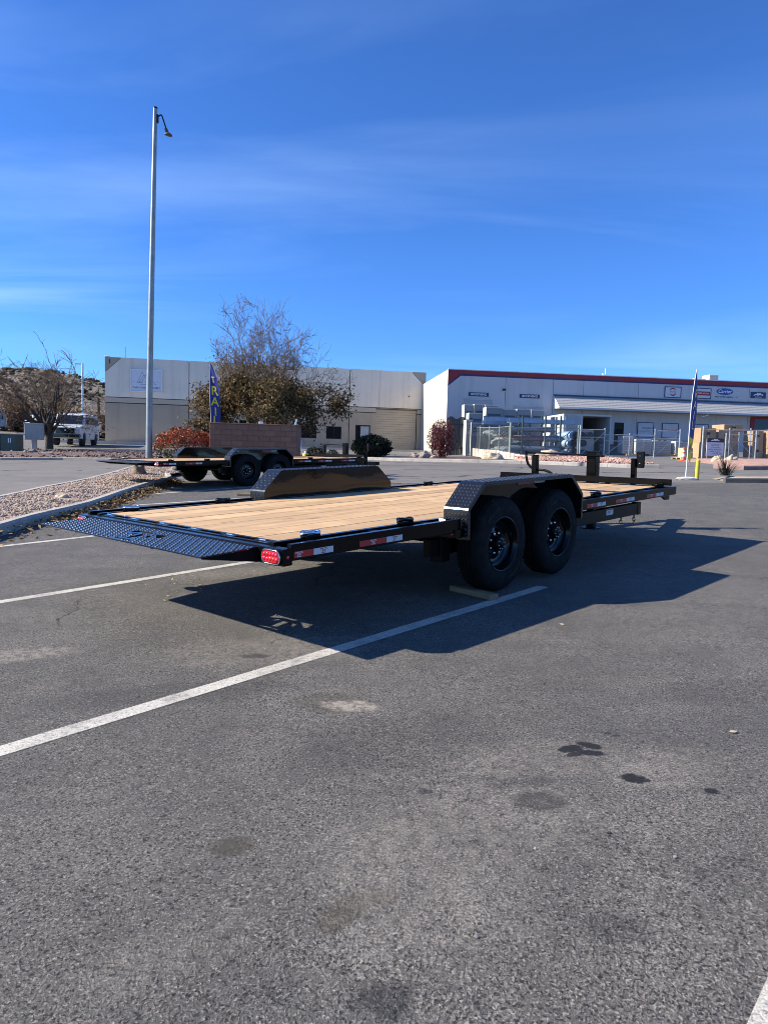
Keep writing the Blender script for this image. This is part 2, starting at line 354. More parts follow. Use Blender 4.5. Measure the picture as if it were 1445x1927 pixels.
# ---- the lot itself, a sheet 4 mm proud of the road asphalt
KL = [(-4.35, -40), (-4.40, 4.0), (-4.653, 8.394), (-4.779, 9.391), (-4.74, 11.022), (-4.85, 12.122), (-5.10, 14.2), (-5.213, 15.294), (-5.25, 16.6), (-5.45, 17.9), (-5.9, 19.2)]
def kl_x(y): return float(np.interp(y, [p[1] for p in KL], [p[0] for p in KL]))
YT = [(-6, 19.2), (-1.5, 18.2), (.21, 17.3), (3.85, 18.28), (7.68, 17.9), (12, 17.75), (60, 17)]
def lot_grid():
    ts = span((0, .66, .02), (.66, 1, .0075)); ss = span((0, .35, .006), (.35, 1, .05)); vs = []; fs = []
    for t in ts:
        for q in ss:
            x = -4.6+q*44.6
            yt = float(np.interp(x, [p[0] for p in YT], [p[1] for p in YT])); y = -40+(yt+40)*t
            x = kl_x(y)-.02+q*(40-kl_x(y)); yt = float(np.interp(x, [p[0] for p in YT], [p[1] for p in YT])); y = -40+(yt+40)*t
            vs.append((x, y, G(x, y)+.004))
    n = len(ss); fs = [(j*n+i, j*n+i+1, (j+1)*n+i+1, (j+1)*n+i) for j in range(len(ts)-1) for i in range(n-1)]
    me = bpy.data.meshes.new('parking_lot'); me.from_pydata(vs, [], fs); me.polygons.foreach_set('use_smooth', [True]*len(fs)); me.update(); return me
lot = tag(link('parking_lot', lot_grid(), mat_lot), kind='structure')

s = NT('road_paint')
pn = s.noise(130, 3, .7); pw = s.noise(5, 5, .7)
pq = s.noise(55, 4, .7); wear = s.math('ADD', s.math('ADD', s.mr(pn, .32, .54, .85, 0), s.mr(pq, .30, .46, .9, 0)), s.math('MULTIPLY', s.mr(pw, .48, .72), .55))
s.col(s.mix(s.math('MINIMUM', wear, 1.0), (.60, .56, .475), (.21, .195, .17))); s.rough(.8); s.bump(s.noise(115, 3, .6), .006, .8)
mat_paint = s.m
def paint_line(p0, p1, w_):
    p0 = Vector((*p0, 0)); p1 = Vector((*p1, 0)); d = p1-p0; L = d.length; d.normalize(); nrm = Vector((-d.y, d.x, 0)); n = max(2, int(L/.35)); vs = []; fs = []
    for i in range(n+1):
        c = p0+d*(L*i/n); jl = .006*mnoise.noise(c*3.1)+.004*mnoise.noise(c*17); jr = .006*mnoise.noise(c*2.7+Vector((5, 1, 0)))
        for k, sg in enumerate((-1, 1)):
            q = c+nrm*(sg*w_/2+(jl if k else jr)); vs.append((q.x, q.y, G(q.x, q.y)+.0062))
    fs = [(2*i, 2*i+2, 2*i+3, 2*i+1) for i in range(n)]
    mb = MB(); mb.add(vs, fs); o = mb.build('painted_line', mat_paint, lot); return o
AU = Vector((.6691, .7432)); 
paint_line((-4.6, -1.05), (1.345, 5.73), .098)
paint_line((-4.34, 3.12), (1.6, 10.3), .10)
paint_line((-4.72, 7.02), (-.6, 12.3), .10)
paint_line((-4.75, 11.78), (-1.6, 14.17), .10)
paint_line((-4.85, 14.1), (-1.9, 17.6), .10)
paint_line((-1.2, -.99), (3.6, 4.51), .098)

# ---- kerbs and gravel island
mat_kerb = M('kerb_concrete', (.40, .36, .30), .85, var=.22, vs=3, bump=.006, bs=45)
def kerb_run(name, pts, width=.15, h=.15, mat=mat_kerb, seg=2.4, side=1):
    root = tag(empty(name), kind='structure')
    P = [Vector((*p, 0)) for p in pts]; Ls = [0]
    for a, b in zip(P, P[1:]): Ls.append(Ls[-1]+(b-a).length)
    def at(t):
        for i in range(len(P)-1):
            if t <= Ls[i+1] or i == len(P)-2:
                k = (t-Ls[i])/max(1e-6, Ls[i+1]-Ls[i]); return P[i].lerp(P[i+1], k), (P[i+1]-P[i]).normalized()
    n = max(1, round(Ls[-1]/seg)); prof = [(0, -.12), (0, h*.8), (.03, h), (width-.02, h), (width, h-.02), (width, -.12)]
    for i in range(n):
        a, b = Ls[-1]*i/n+.006, Ls[-1]*(i+1)/n-.006; m = 5; vs = []; fs = []
        for k in range(m+1):
            c, _ = at(a+(b-a)*k/m); _, d0 = at(max(0, a+(b-a)*k/m-.3)); _, d1 = at(min(Ls[-1], a+(b-a)*k/m+.3)); d = (d0+d1).normalized(); nr = Vector((-d.y, d.x, 0))*side
            g = G(c.x, c.y)
            for q, z in prof: p = c+nr*q; vs.append((p.x, p.y, g+z+(.008*mnoise.noise(Vector((c.x*1.3, c.y*1.3, z*9)))) ))
        K = len(prof)
        for k in range(m):
            for j in range(K): fs.append((k*K+j, k*K+(j+1) % K, (k+1)*K+(j+1) % K, (k+1)*K+j))
        fs += [tuple(range(K))[::-1], tuple(m*K+j for j in range(K))]
        mb = MB(); mb.add(vs, fs); mb.build('kerb_segment', mat, root)
    return root
KI = [p for p in KL if p[1] > -6][0:0]+[(-4.36, -4), (-4.40, 4.0), (-4.653, 8.394), (-4.779, 9.391), (-4.74, 11.022), (-4.85, 12.122), (-5.10, 14.2), (-5.213, 15.294), (-5.25, 16.6), (-5.45, 17.9), (-5.9, 19.2)]
kerb_run('kerb', KI, side=1)
RI = [(-6.55, -4), (-6.6, 4.0), (-6.85, 10.5), (-6.972, 12.596), (-7.202, 14.425), (-7.444, 17.283), (-7.974, 20.396), (-8.6, 23.6)]
kerb_run('road_side_kerb', RI, side=-1, h=.13)

mat_gravelbed = M('gravel_bed', (.33, .26, .21), .95, var=.35, vs=16, bump=.02, bs=40)
def strip_between(A, B, n=60, m=8, dz=.10, rough=.03):
    def res(P):
        P = [Vector(p) for p in P]; L = [0]
        for a, b in zip(P, P[1:]): L.append(L[-1]+(b-a).length)
        return [Vector((float(np.interp(t*L[-1], L, [p.x for p in P])), float(np.interp(t*L[-1], L, [p.y for p in P])))) for t in np.linspace(0, 1, n)]
    a, b = res(A), res(B); vs = []
    for i in range(n):
        for j in range(m+1):
            p = a[i].lerp(b[i], j/m); edge = math.sin(math.pi*j/m); vs.append((p.x, p.y, G(p.x, p.y)+dz+.05*edge+rough*mnoise.noise(Vector((p.x*2.3, p.y*2.3, 0)))))
    fs = [(i*(m+1)+j, i*(m+1)+j+1, (i+1)*(m+1)+j+1, (i+1)*(m+1)+j) for i in range(n-1) for j in range(m)]
    return vs, fs, a, b
EA = [(p[0]-.13, p[1]) for p in KI]+[(-6.0, 22), (-6.3, 23.8)]; EB = [(p[0]+.13, p[1]) for p in RI]
vs, fs, ia, ib = strip_between(EA, EB)
mb = MB(); mb.add(vs, fs, True); isl = tag(mb.build('gravel_island', mat_gravelbed), kind='structure')
gravel_stops = [(0, (.28, .20, .15)), (.2, (.45, .34, .24)), (.4, (.35, .22, .16)), (.6, (.50, .40, .30)), (.8, (.24, .19, .155)), (1, (.56, .47, .36))]
mat_gravel = island_mat('gravel_stones', gravel_stops, .9)
def scatter_stones(name, quadfn, count, smin, smax, mat, seed, label):
    r = random.Random(seed); mb = MB(); vs0, fs0 = ICO[1]
    base = [(Vector(p), f) for p, f in zip(vs0, range(len(vs0)))]
    for _ in range(count):
        x, y, z = quadfn(r); k = r.uniform(smin, smax); a = r.uniform(0, 6.28); ca, sa = math.cos(a), math.sin(a); sq = (r.uniform(.8, 1.4), r.uniform(.7, 1.1), r.uniform(.5, .8))
        sh = Vector((r.uniform(0, 50), r.uniform(0, 50), 0)); out = []
        for p in vs0:
            j = k*(1+.35*mnoise.noise(Vector(p)*1.9+sh)); px, py = p[0]*sq[0]*j, p[1]*sq[1]*j
            out.append((x+px*ca-py*sa, y+px*sa+py*ca, z+p[2]*sq[2]*j+k*.2))
        mb.add(out, fs0)
    return tag(mb.build(name, mat, recalc=False), label, 'gravel', kind='stuff')
def q_isl(r):
    i = r.uniform(18, 58.9); k = int(i); t = i-k; w_ = r.random()
    a = ia[k].lerp(ia[k+1], t); b = ib[k].lerp(ib[k+1], t); p = a.lerp(b, w_)
    return p.x, p.y, G(p.x, p.y)+.10+.05*math.sin(math.pi*w_)+.03*mnoise.noise(Vector((p.x*2.3, p.y*2.3, 0)))
scatter_stones('gravel', q_isl, 15000, .009, .030, mat_gravel, 3, 'loose tan and pink gravel filling the kerbed island')

mat_leaf_dry = island_mat('dry_leaves', [(0, (.10, .06, .035)), (.4, (.17, .11, .06)), (.7, (.26, .17, .08)), (1, (.42, .30, .12))], .8, .15)
def leaf_quads(name, ptfn, count, smin, smax, mat, seed, parent=None, flat=.5):
    r = random.Random(seed); mb = MB()
    for _ in range(count):
        c = Vector(ptfn(r)); k = r.uniform(smin, smax)
        a = Vector((r.gauss(0, 1), r.gauss(0, 1), r.gauss(0, flat))).normalized(); b = a.cross(Vector((r.gauss(0, 1), r.gauss(0, 1), r.gauss(0, 1)))).normalized()
        if flat < .9: b = Vector((-a.y, a.x, r.gauss(0, flat))).normalized()
        mb.add([c-a*k, c+b*k*.45+a*k*.1, c+a*k, c-b*k*.45+a*k*.1], [(0, 1, 2, 3)])
    return mb.build(name, mat, parent, recalc=False)
def q_pile(r):
    y = r.triangular(9.0, 18.2, 15.6) if r.random() < .8 else r.uniform(7.5, 18); d = abs(r.gauss(0, .16)); x = kl_x(y)+.03+d
    return x, y, G(x, y)+.012+max(0, .10-d*.35)*r.random()
tag(leaf_quads('leaf_litter', q_pile, 3200, .025, .055, mat_leaf_dry, 5), 'dark heap of dry leaves lying along the shaded kerb', 'leaves', kind='stuff')
mat_leaf_yel = island_mat('fallen_leaves', [(0, (.42, .30, .10)), (.5, (.55, .42, .18)), (1, (.60, .52, .38))], .7, .1)
def q_spread(r):
    if r.random() < .45: x = r.uniform(-4.6, -1.5); y = r.uniform(12.5, 16.5)
    elif r.random() < .5: x = r.gauss(-1.55, .22); y = r.gauss(5.6, .25)
    else: x = r.uniform(-3, 6); y = r.uniform(2.2, 12)
    return x, y, G(x, y)+.012
tag(leaf_quads('scattered_leaves', q_spread, 120, .008, .026, mat_leaf_yel, 9, flat=.15), 'pale yellow fallen leaf bits scattered over the lot', 'leaves', kind='stuff')
def q_pebble(r):
    x = r.uniform(-2.4, 3.2); y = r.uniform(1.35, 6); return x, y, G(x, y)+.005
scatter_stones('grit', q_pebble, 120, .003, .007, island_mat('grit_stones', [(0, (.05, .05, .05)), (.5, (.25, .24, .22)), (1, (.36, .34, .31))], .9), 12, 'loose grit and pebbles on the dark asphalt')

# ------------------------------------------------------------------ tilt trailer (x forward, y to its left, z up; origin under the rear bumper)
blk = M('black_gloss_paint', (.0042, .0042, .0044), .14, var=.25, vs=7, bump=.0006, bs=25, spec=.15)
blk_sat = M('black_satin_paint', (.006, .006, .0065), .36, var=.25, vs=6, spec=.12)
tread_m = M('black_tread_plate', (.007, .0078, .010), .22, var=.2, vs=9, bump=.0005, bs=60, spec=.42, coat=.12)
tread_hi = M('tread_painted_highlight', (.040, .045, .055), .30, var=.3, vs=40, spec=.6, coat=.5)  # sky glints on the raised tread, painted in as a lighter colour
panel_g = M('black_mirror_panel', (.006, .006, .006), .07, var=.2, vs=5, bump=.0012, bs=6, spec=.38)
rub = M('tyre_rubber', (.0070, .0067, .0065), .80, var=.45, vs=12, bump=.0008, bs=90, spec=.18)
rub_txt = M('tyre_lettering', (.022, .022, .021), .8, var=.1)
rimm = M('black_wheel_enamel', (.004, .004, .0045), .12, var=.2, vs=10, spec=.3)
chrome = M('chrome', (.75, .75, .76), .12, 1.0, var=.08, vs=30)
red_t = M('red_reflective_film', (.42, .012, .016), .35, var=.1, vs=30)
wht_t = M('silver_reflective_film', (.52, .56, .60), .35, var=.08, vs=30)
red_l = M('red_lens', (.60, .008, .02), .10, var=.05, coat=.8)
dkred = M('dark_red_print', (.18, .01, .012), .4, var=.05)
gold = M('zinc_gold', (.62, .45, .14), .3, .9, var=.15, vs=40)
def wood(name, lo, hi):
    s = NT(name); oi = s.n('ObjectInfo')
    add = s.n('VectorMath'); add.operation = 'ADD'; cx = s.n('CombineXYZ'); s.l(s.math('MULTIPLY', oi.outputs['Random'], 37.0), cx.inputs[0]); s.l(s.math('MULTIPLY', oi.outputs['Random'], 11.0), cx.inputs[1]); s.l(s.P, add.inputs[0]); s.l(cx.outputs[0], add.inputs[1]); P = add.outputs[0]
    g = s.noise(1.0, 5, .6, .8, src=s.mapv(scale=(.9, 16, 16), src=P)); g2 = s.noise(1.0, 3, .6, src=s.mapv(scale=(6, 110, 110), src=P)); bl = s.noise(1.0, 4, .6, src=s.mapv(scale=(1.3, 2.6, 2), src=P))
    kn = s.voro(1.0, src=s.mapv(scale=(1.7, 6.5, 4), src=P)); knot = s.mr(kn.outputs['Distance'], .05, .16, .8, 0, True)
    c = s.mix(s.mr(g, .3, .7), lo, hi); c = s.mix(s.mr(g2, .35, .7, 0, .35), c, tuple(x*.62 for x in lo)); c = s.mix(s.math('MULTIPLY', s.mr(bl, .45, .7), .6), c, tuple(x*.66 for x in hi)); c = s.mix(s.math('MULTIPLY', s.mr(s.noise(1.0, 4, .6, src=s.mapv(scale=(2.5, 1.2, 1), loc=(4, 2, 0), src=P)), .52, .72), .45), c, tuple(min(1, x*1.28) for x in hi)); c = s.mix(knot, c, tuple(x*.42 for x in lo))
    hv = s.n('HueSaturation'); s.l(s.mr(oi.outputs['Random'], 0, 1, .80, 1.12), hv.inputs['Value']); s.l(c, hv.inputs['Color']); s.col(hv.outputs[0]); s.rough(.72); s.b.inputs['Specular IOR Level'].default_value = .3
    s.bump(g2, .002, .6); return s.m
pine = wood('treated_pine', (.45, .278, .135), (.66, .445, .24))
pine_old = wood('weathered_timber', (.22, .14, .075), (.33, .23, .13))

U1, U2, U3, U4 = 1.714, 1.927, 3.319, 3.543; Z0, Z1, Z2 = .469, .699, .889; FI, FO = 1.078, 1.301
FPROF = [(U1, Z0), (U1, Z1), (U2, Z2), (U3, Z2), (U4, Z1), (U4, Z0)]
LOGO = [[(-.188, .101), (-.146, .118), (-.107, .118), (-.109, .029), (-.103, -.105), (-.133, -.09), (-.139, .02)], [(-.222, .029), (-.170, .015), (-.173, -.007), (-.210, -.003)],
 [(-.311, -.09), (-.264, -.073), (-.178, -.042), (-.183, -.104), (-.24, -.118), (-.302, -.142)], [(-.352, .017), (-.334, -.079), (-.332, -.199), (-.350, -.208), (-.347, -.147), (-.355, -.08)],
 [(-.236, -.192), (-.183, -.134), (-.173, -.175), (-.231, -.215)], [(-.207, -.277), (-.124, -.14), (-.109, -.259), (-.19, -.291)]]
def inpoly(x, y, P):
    c = False; n = len(P)
    for i in range(n):
        (x1, y1), (x2, y2) = P[i], P[i-1]
        if (y1 > y) != (y2 > y) and x < (x2-x1)*(y-y1)/(y2-y1)+x1: c = not c
    return c
def lozenge(mb, c, ex, ey, nz, l, w_, h):
    c = Vector(c); vs = [c-ex*l, c-ey*w_, c+ex*l, c+ey*w_, c-ex*l*.45+nz*h, c-ey*w_*.3+nz*h, c+ex*l*.45+nz*h, c+ey*w_*.3+nz*h]
    mb.add(vs, [(0, 1, 5, 4), (1, 2, 6, 5), (2, 3, 7, 6), (3, 0, 4, 7), (4, 5, 6, 7)])
def tread_patch(mb, o, ex, ey, W_, L_, pitch=.030, skip=None, h=.0042, ll=.0155):
    o, ex, ey = Vector(o), Vector(ex).normalized(), Vector(ey).normalized(); nz = ex.cross(ey); nx, ny = int(W_/pitch), int(L_/pitch)
    for i in range(nx):
        for j in range(ny):
            x, y = (i+.5)*W_/nx, (j+.5)*L_/ny; p = o+ex*x+ey*y
            if skip and skip(p): continue
            s_ = 1 if (i+j) % 2 else -1; a = (ex+ey*s_).normalized(); b = (ey-ex*s_).normalized()
            lozenge(mb, p, a, nz.cross(a), nz, ll, .0062, h)

def make_trailer():
    root = empty('tilt_trailer')
    # deck: two banks of planks with a steel cross plate between
    n = 9; W_ = 2.10/n
    for i in range(n):
        gp_ = .0045 if i in (3, 6) else .0016; y0 = -1.05+i*W_+gp_; y1 = -1.05+(i+1)*W_-.0018
        for a, b in ((.158, 4.84), (4.99, 6.0)):
            mb = MB(); dz = rng.uniform(-.0015, .0015); mb.box(a, b, y0, y1, .577, .615+dz, .003); mb.build('deck_plank', pine, root)
    MB().box(4.846, 4.984, -1.05, 1.05, .590, .6175, .004).build('cross_plate', blk, root)
    for k in range(15):
        x = .35+k*.40
        if 4.8 < x < 5.0: continue
        MB().box(x-.025, x+.025, -1.045, 1.045, .505, .5768, .003).build('crossmember', blk_sat, root)
    for sg in (-1, 1):
        yi, yo = sg*1.054, sg*1.098
        MB().box(.072, 6.0, yi, yo, .50, .621, .004).build('deck_edge_channel', blk, root)
        for a, b in ((.072, 1.69), (3.60, 6.06)):
            MB().box(a, b, sg*1.212, sg*1.256, .531, .626, .004).build('rub_rail', blk, root)
            MB().box(a, b, sg*1.0985, sg*1.2115, .5315, .5385).build('added_gap_plate', blk_sat, root)  # added plate, keeps sun from leaking through the rail gap
            k = int((b-a)/.42)
            for i in range(k):
                x = a+(i+.5)*(b-a)/k; MB().box(x-.03, x+.03, sg*1.099, sg*1.2115, .552, .612, .003).build('stake_pocket', blk, root)
        # main frame beam below
        MB().box(1.62, 5.585, sg*.955, sg*1.022, .318, .452, .004).build('main_beam', blk_sat, root)
        MB().box(5.50, 5.587, sg*.950, sg*1.027, .312, .458, .004).build('beam_end_cap', blk, root)
        for x in (1.8, 4.4): MB().box(x-.04, x+.04, sg*.96, sg*1.015, .4525, .50, .003).build('beam_pad', blk_sat, root)
    # rear bumper and hinge strip with slots
    MB().box(0, .070, -1.266, 1.266, .509, .606, .005).build('rear_bumper', blk, root)
    mb = MB(); mb.box(.0705, .092, -1.05, 1.05, .598, .612); mb.box(.125, .155, -1.05, 1.05, .598, .616)
    ys = [-1.05, -.88, -.68, -.53, -.30, -.14, .10, .26, .50, .66, .88, 1.05]
    for a, b in zip(ys[0::2], ys[1::2]): mb.box(.0922, .1248, a, b, .598, .614)
    mb.build('hinge_strip', blk, root)
    MB().box(.0705, .156, -1.05, 1.05, .556, .576).build('added_slot_plate', blk_sat, root)  # added plate, blocks the sun dashes under the hinge slots
    for y in (-.95, -.62, -.22, .18, .58, .96): MB().tube([(.108, y-.03, .617), (.108, y+.03, .617)], .007, 8).build('hinge_pin', chrome, root)
    # tail plate with cut-out emblem
    bm = bmesh.new(); zf = lambda u: .598-.010*(-u/.384)
    def loop(pts, z=0):
        vs = [bm.verts.new((p[0], p[1], zf(p[0]))) for p in pts]; return [bm.edges.new((vs[i], vs[(i+1) % len(vs)])) for i in range(len(vs))]
    ed = loop([(-.384, -1.041), (-.001, -1.034), (-.001, 1.034), (-.384, 1.041)])
    for P in LOGO: ed += loop(P)
    bmesh.ops.triangle_fill(bm, use_beauty=True, edges=ed)
    bm.normal_update()
    for f in bm.faces:
        if f.normal.z < 0: f.normal_flip()
    kill = [f for f in bm.faces if any(inpoly(f.calc_center_median().x, f.calc_center_median().y, P) for P in LOGO)]
    bmesh.ops.delete(bm, geom=kill, context='FACES')
    ret = bmesh.ops.extrude_face_region(bm, geom=list(bm.faces))
    for v in [g for g in ret['geom'] if isinstance(g, bmesh.types.BMVert)]: v.co.z -= .008
    bmesh.ops.recalc_face_normals(bm, faces=bm.faces)
    me = bpy.data.meshes.new('tail_plate'); bm.to_mesh(me); bm.free()
    tp_ = link('tail_plate', me, tread_m, root)
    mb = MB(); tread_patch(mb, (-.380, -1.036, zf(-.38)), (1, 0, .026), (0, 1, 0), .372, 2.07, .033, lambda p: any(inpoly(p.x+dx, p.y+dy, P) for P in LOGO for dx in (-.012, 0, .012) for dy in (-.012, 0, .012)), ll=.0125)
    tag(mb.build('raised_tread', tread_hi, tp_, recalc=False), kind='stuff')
    for y in (-1.03, -.5, .5, 1.03):
        MB().prism([(-.0005, .509), (-.0005, .588), (-.37, .579), (-.37, .572)], y-.004, y+.004, 'y').build('plate_gusset', M('black_matte_paint', (.006, .006, .006), .8, var=.2, spec=.08), root)
    # tail lights
    for sg in (-1, 1):
        t = MB(); c = (-.001, sg*1.172, .5575); L = []
        def oval(a, b, x, N=28):
            out = []
            for k in range(N):
                th = 2*math.pi*k/N; cx, sz = math.cos(th), math.sin(th); yy = (a-b)*(1 if cx > 0 else -1)+b*cx if abs(cx) > 1e-6 else 0; out.append((x, c[1]+yy, c[2]+b*sz))
            return out
        def ringmesh(loops):
            vs = [p for l in loops for p in l]; N = len(loops[0]); fs = [(i*N+k, i*N+(k+1) % N, (i+1)*N+(k+1) % N, (i+1)*N+k) for i in range(len(loops)-1) for k in range(N)]
            fs.append(tuple((len(loops)-1)*N+k for k in range(N))); return vs, fs
        body = MB(); v_, f_ = ringmesh([oval(.088, .047, -.001), oval(.088, .047, -.012), oval(.080, .039, -.014), oval(.076, .035, -.006)]); body.add(v_, f_, False)
        tl = body.build('tail_light', blk_sat, root)
        ch_ = MB(); v_, f_ = ringmesh([oval(.084, .043, -.0135), oval(.083, .042, -.017), oval(.078, .037, -.017), oval(.077, .036, -.0135)]); ch_.add(v_, f_[:-1], True); ch_.build('bezel', chrome, tl)
        le = MB(); v_, f_ = ringmesh([oval(.074, .034, -.010), oval(.072, .032, -.016), oval(.066, .027, -.018)]); le.add(v_, f_, False)
        for i in range(5):
            for j in (-1, 1): le.lathe([(.0, -.0055), (.008, -.004), (.0125, .0)], (-.0175, c[1]+(i-2)*.026, c[2]+.0135*j), 'x', 10)
        le.build('lens', red_l, tl)
        MB().lathe([(0, -.004*sg*-1), (.010, 0)], (.035, sg*1.2665, .558), 'y', 12).build('side_marker', red_l, root)
    # fenders
    for sg in (-1, 1):
        mb = MB(); y0, y1 = sg*FI, sg*FO; pts = FPROF; n = len(pts)
        # rounded bends
        P = []
        for i, (u, z) in enumerate(pts):
            if i in (0, n-1): P.append((u, z)); continue
            a, b = Vector(pts[i-1]), Vector(pts[i+1]); p = Vector((u, z)); d0 = (a-p).normalized(); d1 = (b-p).normalized(); k = .022
            for t in (0, .33, .67, 1): q = (p+d0*k)*(1-t)**2+p*2*t*(1-t)+(p+d1*k)*t*t; P.append((q.x, q.y))
        N = len(P); nr = []
        for i in range(N):
            d = (Vector(P[min(i+1, N-1)])-Vector(P[max(i-1, 0)])).normalized(); nr.append(Vector((-d.y, d.x)))
        inn = [(P[i][0]-nr[i].x*.004, P[i][1]-nr[i].y*.004) for i in range(N)]
        lip = [(P[i][0]-nr[i].x*.030, P[i][1]-nr[i].y*.030) for i in range(N)]
        V = [(a, y0, b) for a, b in P]+[(a, y1, b) for a, b in P]+[(a, y1-sg*.004, b) for a, b in inn]+[(a, y0, b) for a, b in inn]; F = []
        for i in range(N-1):
            F += [(i, i+1, N+i+1, N+i), (N+i, N+i+1, 2*N+i+1, 2*N+i), (2*N+i, 2*N+i+1, 3*N+i+1, 3*N+i), (3*N+i, 3*N+i+1, i+1, i)]
        mb.add(V, F, False)
        V = [(a, y1, b) for a, b in P]+[(a, y1, b) for a, b in lip]+[(a, y1-sg*.004, b) for a, b in lip]+[(a, y1-sg*.004, b) for a, b in inn]; F = []
        for i in range(N-1): F += [(i, i+1, N+i+1, N+i), (N+i, N+i+1, 2*N+i+1, 2*N+i), (2*N+i, 2*N+i+1, 3*N+i+1, 3*N+i)]
        mb.add(V, F, False)
        fe = mb.build('fender', tread_m, root)
        tr = MB()
        for (a, b), (c, d) in zip(pts, pts[1:]):
            ex = Vector((c-a, 0, d-b)); L = ex.length-.05; ex.normalize(); o = Vector((a, 0, b))+ex*.025; nz = Vector((-ex.z, 0, ex.x)) if True else None
            ey = Vector((0, 1, 0)); oy = min(y0, y1)+.004
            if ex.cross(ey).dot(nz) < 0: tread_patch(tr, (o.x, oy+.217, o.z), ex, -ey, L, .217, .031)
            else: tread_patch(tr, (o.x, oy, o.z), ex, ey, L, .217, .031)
            # lip chevrons
            k = int(L/.026); inward = -nz
            for i in range(k):
                p = o+ex*((i+.5)*L/k)+inward*.015; aa = (ex+inward*(1 if i % 2 else -1)*.9).normalized(); nn = Vector((0, sg, 0))
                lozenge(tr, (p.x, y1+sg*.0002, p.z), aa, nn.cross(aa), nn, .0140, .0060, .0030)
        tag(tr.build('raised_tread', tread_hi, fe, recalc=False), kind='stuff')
        # inner side panel, slightly dished sheet
        nu, nz_ = 28, 10; pv = []; pf = []
        for i in range(nu+1):
            u = U1+.006+(U4-U1-.012)*i/nu; zt = float(np.interp(u, [p[0]+.0001*k for k, p in enumerate(pts)], [p[1] for p in pts]))-.006
            for j in range(nz_+1):
                z = .600+(zt-.600)*j/nz_; e = math.sin(math.pi*i/nu)*math.sin(math.pi*j/nz_); pv.append((u, sg*(FI+.001)+sg*.006*e*mnoise.noise(Vector((u*2.4, z*3, sg*3))), z))
        pf = [(i*(nz_+1)+j, i*(nz_+1)+j+1, (i+1)*(nz_+1)+j+1, (i+1)*(nz_+1)+j) for i in range(nu) for j in range(nz_)]
        mb = MB(); mb.add(pv, pf, True); b_ = len(mb.v); mb.add([(p[0], p[1]+sg*.004, p[2]) for p in pv], [f[::-1] for f in pf], True); mb.build('inner_panel', panel_g, fe, recalc=False)
        MB().box(U1-.0, U4, sg*1.100, sg*1.112, .46, .60).build('fender_skirt', blk_sat, fe)
        # brackets front and rear
        for a, b in ((U1-.112, U1-.001), (U4+.001, U4+.055)):
            MB().box(a, b, sg*1.10, sg*1.268, .488, .556, .006).build('fender_bracket', blk, root)
        MB().lathe([(0, -.010), (.011, -.006), (.013, 0)], (U1-.112, sg*1.235, .52), 'x', 12).build('clearance_light', red_l, root)
        MB().prism([(1.60, .56), (1.66, .56), (1.69, .622), (1.63, .622)], sg*1.10, sg*1.16, 'y').build('bracket_tab', blk, root)
        # tape on the backing panel
        for a, b, m in ((2.02, 2.11, wht_t), (2.75, 3.02, red_t), (3.021, 3.205, wht_t)): MB().box(a, b, sg*(FI+.0115), sg*(FI+.0105), .814, .848).build('reflective_tape', m, root)
        # tape on the rub rail
        for a, m_, b in ((.088, .237, .395), (.62, .872, 1.03), (3.72, 3.94, 4.127), (4.362, 4.623, 4.829), (5.162, 5.436, 5.648)):
            MB().box(a, m_, sg*1.2563, sg*1.2572, .546, .583).build('reflective_tape', red_t, root)
            MB().box(m_+.0005, b, sg*1.2563, sg*1.2572, .546, .583).build('reflective_tape', wht_t, root)
            for c_, mt, bgm in ((a+.038 if a < .1 else (a+m_)/2, wht_t, red_t), ((m_+b)/2+(.0), dkred, wht_t)):
                mb = MB(); X = lambda x: c_+x*(1 if sg < 0 else 1)
                for q in ([(-.024, .014), (.024, .014), (.030, .004), (.014, .010), (-.014, .010), (-.030, .004)], [(-.012, .006), (-.004, .006), (-.004, -.008), (-.012, -.006)], [(.004, .006), (.012, .006), (.012, -.006), (.004, -.008)], [(-.018, -.011), (.018, -.011), (.018, -.015), (-.018, -.015)]):
                    v_ = [(X(x), sg*1.2574, .565+z) for x, z in q]; mb.add(v_, [tuple(range(len(v_))) if sg < 0 else tuple(range(len(v_)))[::-1]])
                mb.build('tape_emblem', mt, root, recalc=False)
        # tie-down rings
        for x in (.36, 2.0 if False else 1.25, 4.25, 5.95):
            rt = MB().box(x-.055, x+.055, sg*1.054, sg*1.13, .6215, .640, .006).build('tie_down', blk_sat, root)
            rg = MB(); rg.tube([(x+.065*math.cos(t), sg*1.09+.045*math.sin(t), .650+.004*math.cos(3*t)) for t in np.linspace(0, 2*math.pi, 25)], .009, 8, cap=False); rg.build('ring', chrome if x < .5 else blk, rt)
    # axles, springs, hangers, wheels
    wheels = []
